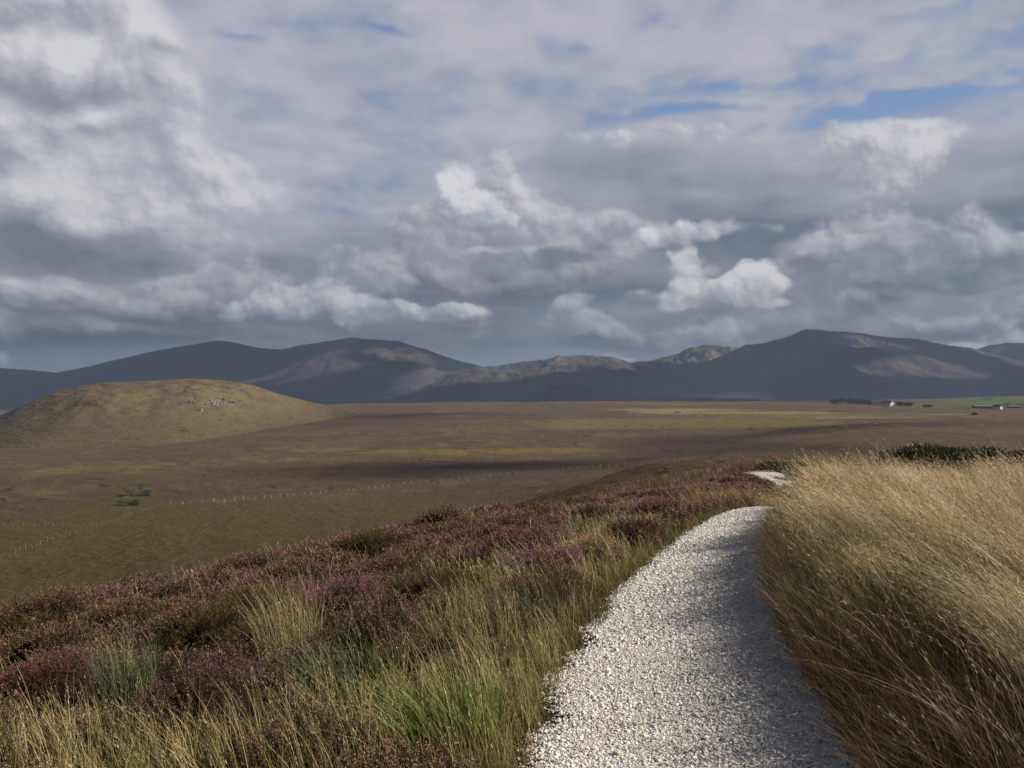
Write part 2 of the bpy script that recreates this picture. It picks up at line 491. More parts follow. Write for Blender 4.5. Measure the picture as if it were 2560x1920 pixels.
class MB:
    """collects simple solids into one mesh"""
    def __init__(self):
        self.v, self.q, self.t = [], [], []

    def add(self, v, q=(), t=()):
        n = len(self.v)
        self.v += [tuple(p) for p in v]
        self.q += [tuple(i + n for i in f) for f in q]
        self.t += [tuple(i + n for i in f) for f in t]

    def box(self, x0, x1, y0, y1, z0, z1):
        self.add([(x0, y0, z0), (x1, y0, z0), (x1, y1, z0), (x0, y1, z0), (x0, y0, z1), (x1, y0, z1), (x1, y1, z1), (x0, y1, z1)],
                 [(0, 3, 2, 1), (4, 5, 6, 7), (0, 1, 5, 4), (1, 2, 6, 5), (2, 3, 7, 6), (3, 0, 4, 7)])

    def tube(self, pts, radii, n=6, cap=True):
        pts = [np.array(p, float) for p in pts]
        rings = []
        for i, p in enumerate(pts):
            d = pts[min(i + 1, len(pts) - 1)] - pts[max(i - 1, 0)]
            d = d / (np.linalg.norm(d) + 1e-9)
            a = np.cross(d, (0, 0, 1.0) if abs(d[2]) < 0.9 else (1.0, 0, 0))
            a /= np.linalg.norm(a)
            b = np.cross(d, a)
            r = radii[i] if hasattr(radii, '__len__') else radii
            rings.append([p + r * (math.cos(2 * math.pi * k / n) * a + math.sin(2 * math.pi * k / n) * b) for k in range(n)])
        v = [q for r_ in rings for q in r_]
        q = []
        for i in range(len(rings) - 1):
            for k in range(n):
                q.append((i * n + k, (i + 1) * n + k, (i + 1) * n + (k + 1) % n, i * n + (k + 1) % n))
        t = []
        if cap:
            v += [pts[0], pts[-1]]
            a, b = len(v) - 2, len(v) - 1
            m = (len(rings) - 1) * n
            for k in range(n):
                t.append((a, k, (k + 1) % n))
                t.append((b, m + (k + 1) % n, m + k))
        self.add(v, q, t)

    def build(self, name, mat, parent=None, smooth=False):
        return mesh_obj(name, np.array(self.v), [np.array(f) for f in (self.q, self.t) if f], mat, parent, smooth)


def new_mat(name):
    m = bpy.data.materials.new(name)
    m.use_nodes = True
    m.node_tree.nodes.clear()
    return m, NB(m.node_tree)


TONE = 0.80         # all measured colours are brought down to true reflectance by this


def finish(m, nb, col, rough=0.9, bump=None, strength=0.5, dist=0.05, spec=0.25, tone=None):
    out, b = nb.new('ShaderNodeOutputMaterial'), nb.new('ShaderNodeBsdfPrincipled')
    tone = TONE if tone is None else tone
    if isinstance(col, (tuple, list)):
        col = tuple(c * tone for c in col[:3]) + (1.0,)
    else:
        col = nb.mix(1.0, col, (tone, tone, tone, 1), 'MULTIPLY')
    nb.put(b.inputs['Base Color'], col)
    nb.put(b.inputs['Roughness'], rough)
    b.inputs['Specular IOR Level'].default_value = spec
    if bump is not None:
        bp = nb.new('ShaderNodeBump')
        bp.inputs['Strength'].default_value = strength
        bp.inputs['Distance'].default_value = dist
        nb.put(bp.inputs['Height'], bump)
        m.node_tree.links.new(bp.outputs[0], b.inputs['Normal'])
    m.node_tree.links.new(b.outputs[0], out.inputs[0])
    return m


def leaf_mat(name, transl=0.35, rough=0.6, spec=0.2):
    """thin leaves and stalks: colour from the plant's own attribute, some light coming through"""
    m, nb = new_mat(name)
    at = nb.new('ShaderNodeAttribute')
    at.attribute_name = 'tint'
    out = nb.new('ShaderNodeOutputMaterial')
    d = nb.new('ShaderNodeBsdfPrincipled')
    nb.put(d.inputs['Base Color'], at.outputs['Color'])
    d.inputs['Roughness'].default_value = rough
    d.inputs['Specular IOR Level'].default_value = spec
    tr = nb.new('ShaderNodeBsdfTranslucent')
    nb.put(tr.inputs['Color'], at.outputs['Color'])
    mx = nb.new('ShaderNodeMixShader')
    mx.inputs[0].default_value = transl
    nb.t.links.new(d.outputs[0], mx.inputs[1])
    nb.t.links.new(tr.outputs[0], mx.inputs[2])
    nb.t.links.new(mx.outputs[0], out.inputs[0])
    return m


# ================================================================== lie of the land
# heights surveyed along sight lines: (column, row in the 2560 x 1920 frame, metres ahead)
SURVEY = []


def sv(px, rows):
    for py, d in rows:
        SURVEY.append((px, d, (HOR - py) / FOCAL * d))


sv(-700, [(1560, 150), (1390, 205), (1240, 326), (1160, 475), (1105, 700), (1060, 1100), (1035, 1700)])
sv(0, [(1480, 168), (1400, 200), (1317, 250), (1240, 326), (1160, 475), (1125, 594), (1085, 840), (1052, 1300), (1030, 1900)])
sv(400, [(1330, 232), (1265, 300), (1200, 390), (1150, 505), (1118, 630), (1085, 820), (1052, 1250), (1028, 1900)])
sv(800, [(1290, 262), (1240, 330), (1200, 390), (1150, 510), (1105, 660), (1062, 860), (1035, 1060), (1017, 1300), (1013, 1500), (1020, 2000)])
sv(1150, [(1255, 290), (1225, 340), (1180, 410), (1130, 560), (1080, 740), (1040, 960), (1016, 1250), (1006, 1480), (1014, 2000)])
sv(1500, [(1195, 270), (1170, 390), (1135, 540), (1090, 700), (1050, 890), (1020, 1150), (1004, 1420), (1010, 2000)])
sv(1850, [(1160, 200), (1150, 330), (1125, 470), (1090, 610), (1050, 790), (1022, 1000), (1006, 1250), (1010, 1900)])
sv(2215, [(1140, 130), (1128, 230), (1110, 360), (1085, 480), (1050, 690), (1026, 900), (1015, 1040), (1006, 1500), (1000, 2600)])
sv(2560, [(1150, 120), (1130, 220), (1108, 360), (1082, 480), (1050, 690), (1030, 860), (1019, 1000), (1009, 1180), (997, 1500), (990, 1900), (998, 2600)])
sv(3500, [(1160, 110), (1130, 220), (1090, 450), (1030, 860), (1005, 1700)])
for px in (-700, 300, 1280, 2100, 2900):
    sv(px, [(993, 5000), (989, 9000), (987.2, 16000)])
# the near hillside, in metres (x, y, z)
for p in [(0.7, 4, -1.6), (1.55, 8, -1.68), (2.2, 10, -1.75), (3.5, 14, -1.93), (4.7, 17, -2.1), (6.0, 21, -2.85), (8.9, 25, -3.45), (10.2, 30, -3.65), (7.9, 28, -3.12), (8.5, 31, -3.20), (9.6, 33, -3.70), (10.0, 37, -3.37), (10.3, 40, -3.42),
          (0, 2, -1.6), (-0.5, 4, -1.64), (-1.5, 4, -1.76), (-3, 4, -2.0), (-0.4, 8, -1.86), (-2, 8, -2.08), (-4, 8, -2.38), (0.5, 12, -2.05), (-1.2, 12, -2.28), (-3.6, 12, -2.52),
          (2.4, 16, -2.25), (0.4, 18, -2.48), (-1.6, 16, -2.55), (3.4, 21, -2.62), (5.4, 24, -2.78),
          (-6.0, 10, -2.72), (-8, 12, -3.4), (-10, 10, -4.0), (-8, 16, -4.1), (-5, 18, -3.5), (-3, 22, -3.6), (0, 25, -3.5), (3, 28, -3.6), (-12, 22, -6.2), (-20, 20, -9.0),
          (3.0, 40, -5.4), (8.5, 40, -3.9), (7.5, 60, -6.0), (12.5, 70, -5.85), (0, 45, -6.4), (-6, 60, -9.8), (-9, 75, -12.6), (5, 85, -9.2), (14, 95, -7.4), (-20, 60, -14.5), (-40, 80, -24), (-20, 110, -20.5),
          (2.2, 5, -1.45), (3.5, 7, -1.42), (5.5, 9, -1.60), (4.4, 11, -1.62), (6, 14, -1.95), (7.5, 18, -2.35), (10, 25, -2.9), (14, 36, -3.2), (20, 40, -3.2), (24, 60, -4.6),
          (4.5, 4, -1.40), (8, 6, -1.55), (12, 9, -2.0), (20, 20, -2.2), (40, 40, -3.0), (60, 60, -4.2), (30, 15, -1.6), (60, 20, -2.0)]:
    SURVEY.append((CXP + p[0] / p[1] * FOCAL, p[1], p[2]))
_S = np.array(SURVEY)
_sx = (_S[:, 0] - CXP) / FOCAL * _S[:, 1]
_saz, _sr = np.arctan2(_sx, _S[:, 1]), np.hypot(_sx, _S[:, 1])
_sval = (_S[:, 2] + EYE) / _sr
_su, _sv = _saz * 3.0, np.log(_sr)


def _tps(r2):
    return np.where(r2 > 1e-12, r2 * np.log(np.maximum(r2, 1e-12)), 0.0)


_K = _tps((_su[:, None] - _su) ** 2 + (_sv[:, None] - _sv) ** 2) + np.eye(len(_su)) * 0.002
_Pm = np.stack([np.ones_like(_su), _su, _sv], 1)
_M = np.block([[_K, _Pm], [_Pm.T, np.zeros((3, 3))]])
_W = np.linalg.solve(_M, np.concatenate([_sval, np.zeros(3)]))


def base_h(x, y):
    x, y = np.asarray(x, float), np.asarray(y, float)
    sh = x.shape
    x, y = x.ravel(), y.ravel()
    az, r = np.arctan2(x, y), np.maximum(np.hypot(x, y), 1.2)
    side = np.clip(az, -R(52), R(52))
    u, v = side * 3.0, np.log(r)
    out = np.empty(len(x))
    for i in range(0, len(x), 20000):
        s = slice(i, i + 20000)
        k = _tps((u[s, None] - _su) ** 2 + (v[s, None] - _sv) ** 2)
        out[s] = k @ _W[:-3] + _W[-3] + _W[-2] * u[s] + _W[-1] * v[s]
    back = np.clip((np.abs(az) - R(60)) / R(110), 0, 1)
    out = out * (1 - back) + (-0.05) * back * np.clip(r / 40, 0, 1)
    return (out * r - EYE).reshape(sh)


# ---- the gravel path: (y, x of the left edge, width)
PATH = np.array([(-3, -0.75, 1.38), (0, -0.42, 1.38), (2, -0.17, 1.38), (3.95, 0.12, 1.38), (5.64, 0.39, 1.35), (7.4, 0.80, 1.34), (8.7, 1.16, 1.34), (10, 1.56, 1.34), (12, 2.18, 1.36), (14, 2.86, 1.38),
                 (15.5, 3.44, 1.38), (17, 4.25, 1.38), (18.5, 5.2, 1.4), (20, 6.2, 1.45), (22, 7.2, 1.45), (25, 8.5, 1.4), (30, 9.6, 1.38), (33, 9.9, 1.38), (36, 9.95, 1.38), (39, 10.05, 1.38), (42, 10.2, 1.38), (55, 9, 1.38)])


def path_edges(y):
    return np.interp(y, PATH[:, 0], PATH[:, 1]), np.interp(y, PATH[:, 0], PATH[:, 1] + PATH[:, 2])


def path_side(x, y):
    """signed distance off the path: negative left of it, 0 on it, positive right of it"""
    l, r = path_edges(y)
    return np.where(x < l, x - l, np.where(x > r, x - r, 0.0))


def land_h(x, y, rough=True):
    x, y = np.asarray(x, float), np.asarray(y, float)
    z = base_h(x, y)
    s = path_side(x, y)
    near = 1 - sstep(18, 30, y)
    # bank on the right of the path, low shoulder on its left
    z = z + near * (0.15 * sstep(0.0, 0.55, s) + 0.05 * sstep(0.0, 0.5, -s))
    if rough:
        r = np.hypot(x, y)
        off = sstep(0.15, 1.2, np.abs(s)) * np.where(y > 60, 1, 1)
        z = z + off * 0.10 * fbm(x * 0.9, y * 0.9, 3, seed=101) * (1 - sstep(60, 200, r))
        z = z + off * sstep(14, 60, r) * (1 - sstep(500, 1200, r)) * 0.55 * fbm(x / 9, y / 9, 4, seed=102)
        z = z + sstep(150, 500, r) * (1 - sstep(2500, 5000, r)) * 2.6 * fbm(x / 90, y / 90, 5, 0.5, seed=103)
    return z


def hit(px, py, lift=0.0, dmin=2.5, dmax=3000):
    """where the sight line through a point of the frame meets the ground"""
    d = np.exp(np.linspace(math.log(dmin), math.log(dmax), 4000))
    x, zr = (px - CXP) / FOCAL * d, (HOR - py) / FOCAL * d
    g = land_h(x, d) + lift
    i = int(np.argmax(zr <= g))
    return float(x[i]), float(d[i]), float(g[i] - lift)


# ================================================================== ground
GREEN = [(100, 1440, 300, 70, 1.0), (500, 1340, 420, 50, 0.9), (900, 1270, 300, 30, 0.5), (60, 1350, 160, 40, 0.9), (300, 1260, 130, 30, 0.6), (180, 1330, 160, 16, 0.8),
         (2500, 1003, 130, 9, 2.2), (2330, 1011, 120, 3, 1.6), (1200, 1240, 300, 20, 0.3), (330, 1215, 40, 28, 1.0), (520, 1085, 160, 12, 0.8), (150, 1110, 200, 10, 0.5)]
YELLOW = [(1550, 1062, 220, 8, 0.9), (1380, 1125, 180, 7, 0.9), (1000, 1130, 180, 8, 0.7), (1750, 1030, 260, 6, 0.8), (1500, 1050, 150, 6, 0.5), (700, 1120, 300, 8, 0.5), (900, 1150, 200, 8, 0.5),
          (2000, 1040, 200, 6, 0.8), (350, 1165, 300, 10, 0.6), (1700, 1062, 260, 9, 0.7), (2150, 1062, 260, 8, 0.5), (1150, 1075, 300, 7, 0.45), (700, 1085, 200, 6, 0.4), (1300, 1140, 260, 6, 0.4), (2350, 1042, 160, 6, 0.4), (1850, 1052, 200, 6, 0.6), (200, 1180, 260, 8, 0.5), (600, 1150, 200, 6, 0.4)]
PALE = [(1700, 1024, 200, 3.0, 1.0), (1900, 1032, 260, 3.2, 1.0), (2150, 1044, 200, 3, 0.8), (1720, 1010, 300, 2.2, 0.7), (2380, 1036, 160, 2.2, 0.7), (2250, 1018, 160, 2, 0.5), (1600, 1040, 120, 2, 0.4), (1660, 1030, 60, 5, 0.6)]
DARK = [(1300, 1165, 420, 13, 1.0), (1000, 1190, 300, 12, 0.8), (700, 1215, 240, 12, 0.4), (1900, 1115, 260, 10, 0.8), (1700, 1100, 200, 10, 0.6), (500, 1055, 500, 10, 0.4), (1000, 1045, 300, 5, 0.7), (860, 1062, 240, 6, 0.5),  # dark moor bands: cloud shade put into the colour, along with darker heather
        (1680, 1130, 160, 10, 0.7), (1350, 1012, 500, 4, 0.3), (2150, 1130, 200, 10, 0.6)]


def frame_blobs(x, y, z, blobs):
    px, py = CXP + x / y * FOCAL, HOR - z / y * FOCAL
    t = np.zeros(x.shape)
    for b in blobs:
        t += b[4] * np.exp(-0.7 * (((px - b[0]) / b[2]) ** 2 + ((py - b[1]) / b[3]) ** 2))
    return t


def make_ground():
    fine = np.linspace(-R(37), R(37), 720)
    coarse = np.linspace(R(37), 2 * math.pi - R(37), 70)[1:-1]
    az = np.concatenate([fine, coarse])
    n = len(az)
    rr = np.exp(np.linspace(math.log(1.1), math.log(15000), 610))
    AZ, RR = np.meshgrid(az, rr)
    X, Y = np.sin(AZ) * RR, np.cos(AZ) * RR
    Z = land_h(X, Y)
    # the path is dug in a little so that its own surface lies just above
    V = np.stack([X, Y, Z], -1).reshape(-1, 3)
    V = np.concatenate([V, [(0, 0, float(land_h(np.array([0.0]), np.array([0.0]))[0]))]])
    i = np.arange(len(rr) - 1)[:, None] * n
    k = np.arange(n)[None, :]
    k2 = (k + 1) % n
    q = np.stack([i + k, i + k2, i + n + k2, i + n + k], -1).reshape(-1, 4)[:, ::-1]
    c = len(V) - 1
    t = np.stack([np.full(n, c), k2[0], k[0]], 1)[:, ::-1]
    m, nb = new_mat('moorland')
    geo = nb.new('ShaderNodeNewGeometry')
    P = geo.outputs['Position']
    at = nb.new('ShaderNodeAttribute')
    at.attribute_name = 'cover'
    g, yv, pv = nb.xyz(at.outputs['Vector'])
    at2 = nb.new('ShaderNodeAttribute')
    at2.attribute_name = 'shade_cover'
    dk = nb.xyz(at2.outputs['Vector'])[0]
    nearw = nb.xyz(at2.outputs['Vector'])[1]
    P2 = nb.v('MULTIPLY', P, (1, 1, 0))
    n1 = nb.noise(P2, 0.011, 6, 0.6)
    n2 = nb.noise(P2, 0.05, 8, 0.66)
    n3 = nb.noise(P2, 0.45, 6, 0.66)
    n4 = nb.noise(P2, 6.0, 3, 0.6)
    heath = nb.mix(nb.mr(n1, 0.35, 0.65), (0.118, 0.079, 0.047, 1), (0.092, 0.060, 0.036, 1))
    heath = nb.mix(nb.mul(nb.mr(n2, 0.48, 0.66), 0.8), heath, (0.168, 0.116, 0.054, 1))
    heath = nb.mix(nb.mul(nb.mr(n3, 0.5, 0.34), 0.75), heath, (0.045, 0.030, 0.022, 1))
    grn = nb.mix(nb.mr(n3, 0.35, 0.7), (0.060, 0.052, 0.016, 1), (0.115, 0.088, 0.032, 1))
    grn = nb.mix(nb.mul(nb.mr(n2, 0.45, 0.7), 0.6), grn, (0.110, 0.080, 0.035, 1))
    grn = nb.mix(nb.mr(nb.xyz(at2.outputs['Vector'])[2], 0.4, 0.8), grn, (0.080, 0.098, 0.032, 1))
    yel = nb.mix(nb.mr(n3, 0.3, 0.7), (0.125, 0.098, 0.028, 1), (0.205, 0.155, 0.055, 1))
    nn = nb.mad(nb.sub(n2, 0.5), 1.6, nb.mul(nb.sub(n3, 0.5), 0.7))
    col = nb.mix(nb.mr(nb.add(g, nn), 0.3, 0.75), heath, grn)
    col = nb.mix(nb.mul(nb.mr(nb.add(yv, nn), 0.35, 0.8), 0.85), col, yel)
    col = nb.mix(nb.mul(nb.mr(nb.add(pv, nb.mul(nn, 0.6)), 0.35, 0.8), 0.9), col, (0.24, 0.195, 0.10, 1))
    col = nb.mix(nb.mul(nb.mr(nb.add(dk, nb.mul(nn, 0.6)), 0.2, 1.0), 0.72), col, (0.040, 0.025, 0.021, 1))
    # thin lines of bare peaty soil
    hag = nb.m('ABSOLUTE', nb.sub(nb.noise(P2, 0.022, 5, 0.55, dist=0.6), 0.5))
    hag = nb.mul(nb.mr(hag, 0.008, 0.028, 1.0, 0.0), nb.mr(n2, 0.46, 0.58))
    hag = nb.mul(hag, nb.mr(g, 0.2, 0.6, 1.0, 0.0))
    col = nb.mix(nb.mul(hag, 0.75), col, (0.026, 0.018, 0.015, 1))
    litter = nb.mix(nb.mr(n4, 0.35, 0.65), (0.030, 0.022, 0.014, 1), (0.075, 0.055, 0.030, 1))
    col = nb.mix(nearw, col, litter)
    vsc = nb.mr(n4, 0.2, 0.8, 0.75, 1.25, kind='LINEAR')
    col = nb.mix(1.0, col, nb.vec(vsc, vsc, vsc), 'MULTIPLY')
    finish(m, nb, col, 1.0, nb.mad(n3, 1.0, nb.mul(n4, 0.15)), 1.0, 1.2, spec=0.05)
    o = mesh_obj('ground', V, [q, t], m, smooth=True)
    x, y, z = V[:, 0], V[:, 1], V[:, 2]
    yy = np.where(y > 1, y, 1.0)
    front = (y > 40)
    cov = np.zeros((len(V), 3), np.float32)
    for j, bl in enumerate((GREEN, YELLOW, PALE)):
        cov[:, j] = np.where(front, frame_blobs(x, yy, z, bl), 0.0)
    side = np.where(front, 0.0, 0.35)
    cov[:, 0] += side
    # pasture in the valley on the left
    r = np.hypot(x, y)
    vcol(o, 'cover', np.clip(cov, 0, 1.5))
    pe = np.zeros((len(V), 3), np.float32)
    pe[:, 0] = np.where(front, frame_blobs(x, yy, z, DARK), 0.0)  # channel carrying the painted cloud shade and dark heather
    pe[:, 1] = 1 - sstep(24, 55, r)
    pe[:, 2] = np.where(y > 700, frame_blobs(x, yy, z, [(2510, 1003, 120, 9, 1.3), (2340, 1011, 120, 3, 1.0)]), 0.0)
    vcol(o, 'shade_cover', pe)
    tag(o, kind='structure')
    return o


make_ground()


# ================================================================== path
def make_path():
    ys = np.concatenate([np.linspace(-2.0, 22, 500), np.linspace(22.2, 41, 120)])
    nu = 26
    l, r = path_edges(ys)
    jl = 0.15 * fbm(ys * 1.6, ys * 0 + 3.3, 4, seed=201) + 0.08 * fbm(ys * 7, ys * 0, 2, seed=202)
    jr = 0.10 * fbm(ys * 1.6, ys * 0 + 8.3, 4, seed=203)
    u = np.linspace(0, 1, nu)
    X = (l - 0.04 + jl)[:, None] * (1 - u) + (r + 0.10 + jr)[:, None] * u
    Y = np.repeat(ys[:, None], nu, 1)
    Z = base_h(X, Y) + 0.012 + 0.012 * fbm(X * 3, Y * 3, 3, seed=204)
    edge = np.minimum(u, 1 - u) * nu / 2.0
    Z = Z + 0.012 * np.clip(edge, 0, 1) - np.where((u == 0) | (u == 1), 0.05, 0.0)
    V = np.stack([X, Y, Z], -1).reshape(-1, 3)
    i = np.arange(len(ys) - 1)[:, None] * nu
    k = np.arange(nu - 1)[None, :]
    q = np.stack([i + k, i + k + 1, i + nu + k + 1, i + nu + k], -1).reshape(-1, 4)
    m, nb = new_mat('white_gravel')
    geo = nb.new('ShaderNodeNewGeometry')
    P = nb.v('MULTIPLY', geo.outputs['Position'], (1, 1, 0))
    cell = nb.vor(P, 78.0, out='Color')
    d = nb.vor(P, 78.0)
    d2 = nb.vor(P, 160.0)
    n = nb.noise(P, 1.3, 5, 0.6)
    tone = nb.xyz(cell)[0]
    col = nb.mix(nb.mr(tone, 0, 1, kind='LINEAR'), (0.56, 0.54, 0.51, 1), (0.76, 0.74, 0.71, 1))
    col = nb.mix(nb.mul(nb.mr(d, 0.30, 0.62), 0.55), col, (0.20, 0.19, 0.175, 1))
    col = nb.mix(nb.mul(nb.mr(n, 0.5, 0.72), 0.25), col, (0.33, 0.30, 0.25, 1))
    hgt = nb.add(nb.mul(nb.mr(d, 0.0, 0.65, 1.0, 0.0), 1.0), nb.mul(nb.mr(d2, 0.0, 0.65, 1.0, 0.0), 0.35))
    finish(m, nb, col, 0.9, hgt, 0.8, 0.008, spec=0.2, tone=0.86)
    o = mesh_obj('path', V, q, m, smooth=True)
    tag(o, kind='structure')


make_path()
# ================================================================== hills and mountains
def ridge_mesh(name, ridge, d_ridge, d_foot, d_back, foot_z, mat, cols, rows, relief, seed, power=0.9, crag=0.0, gul=0.0, wav=0.12, kind='structure'):
    """a hill along a surveyed skyline: ridge is a list of (column, row); distances are in metres, numbers or lists (column, metres)"""
    rx = np.array([p[0] for p in ridge], float)
    ry = np.array([p[1] for p in ridge], float)
    px = np.linspace(rx[0], rx[-1], cols)
    # smooth curve through the surveyed points
    t = np.interp(px, rx, np.arange(len(rx)))
    py = np.interp(px, rx, ry)
    kern = max(3, cols // 60) | 1
    pad = np.concatenate([np.full(kern, py[0]), py, np.full(kern, py[-1])])
    py = np.convolve(pad, np.hanning(kern + 2)[1:-1] / np.hanning(kern + 2)[1:-1].sum(), 'same')[kern:-kern]

    def at(v):
        if not isinstance(v, list):
            return np.full(cols, float(v))
        a = np.interp(px, [p[0] for p in v], [p[1] for p in v])
        w = cols // 5 | 1
        hn = np.hanning(w + 2)[1:-1]
        return np.convolve(np.concatenate([np.full(w, a[0]), a, np.full(w, a[-1])]), hn / hn.sum(), 'same')[w:-w]
    dr, df, db = at(d_ridge), at(d_foot), at(d_back)
    fz = at(foot_z)
    s = np.concatenate([np.linspace(0, 1, rows), np.linspace(1, 1.9, rows // 3)[1:]])     # 0 foot, 1 ridge, 2 back foot
    PXg, S = np.meshgrid(px, s)
    D = np.where(S <= 1, df + (dr - df) * S, dr + (db - dr) * (S - 1))
    zr = (HOR - py) / FOCAL * dr
    prof = np.where(S <= 1, np.sin(np.clip(S, 0, 1) * math.pi / 2) ** power, np.cos(np.clip(S - 1, 0, 1) * math.pi / 2))
    X, Y = (PXg - CXP) / FOCAL * D, D
    Z = fz + (zr - fz) * prof
    scale = np.mean(dr) * wav
    n = fbm(X / scale, Y / scale, 6, 0.52, seed=seed)
    ri = 1 - np.abs(fbm(X / scale * 1.3, Y / scale * 0.5, 5, 0.5, seed=seed + 5)) * 2.2
    hgt = np.maximum(zr - fz, 0)
    mid = np.sin(np.clip(S, 0, 1) * math.pi) * (S <= 1) + 0.045
    Z = Z + relief * hgt * n * mid + gul * hgt * (ri - 0.6) * mid
    if crag:
        Z = Z + crag * hgt * np.abs(fbm(X / scale * 5, Y / scale * 2, 4, 0.6, seed=seed + 9)) * sstep(0.35, 0.8, S) * (S <= 1)
    Z = Z - (S < 0.001) * 6
    nc = cols
    i = np.arange(len(s) - 1)[:, None] * nc
    k = np.arange(nc - 1)[None, :]
    q = np.stack([i + k, i + k + 1, i + nc + k + 1, i + nc + k], -1).reshape(-1, 4)
    o = mesh_obj(name, np.stack([X, Y, Z], -1).reshape(-1, 3), q, mat, smooth=True)
    o['kind'] = kind
    return o


def mountain_mat(name, c1, c2, c3_, rock, sc, rock_amt=0.25):
    m, nb = new_mat(name)
    geo = nb.new('ShaderNodeNewGeometry')
    P = geo.outputs['Position']
    n1 = nb.noise(P, sc, 7, 0.6)
    n2 = nb.noise(nb.v('MULTIPLY', P, (1, 0.5, 2.0)), sc * 5, 6, 0.62)
    n3 = nb.noise(P, sc * 24, 4, 0.6)
    col = nb.mix(nb.mr(n1, 0.36, 0.64), c1, c2)
    col = nb.mix(nb.mul(nb.mr(n2, 0.46, 0.72), 0.8), col, c3_)
    nz = nb.xyz(geo.outputs['Normal'])[2]
    steep = nb.mr(nb.mad(nb.sub(n3, 0.5), 0.5, nz), 0.90, 0.70)
    spot = nb.mr(nb.mad(n3, 0.5, nb.mul(n2, 0.5)), 0.60, 0.68)
    col = nb.mix(nb.mul(nb.mx(nb.mul(steep, 0.8), spot), rock_amt), col, rock)
    finish(m, nb, col, 1.0, nb.mad(n2, 1.0, nb.mul(n3, 0.4)), 0.6, 0.02 / sc, spec=0.03)
    return m


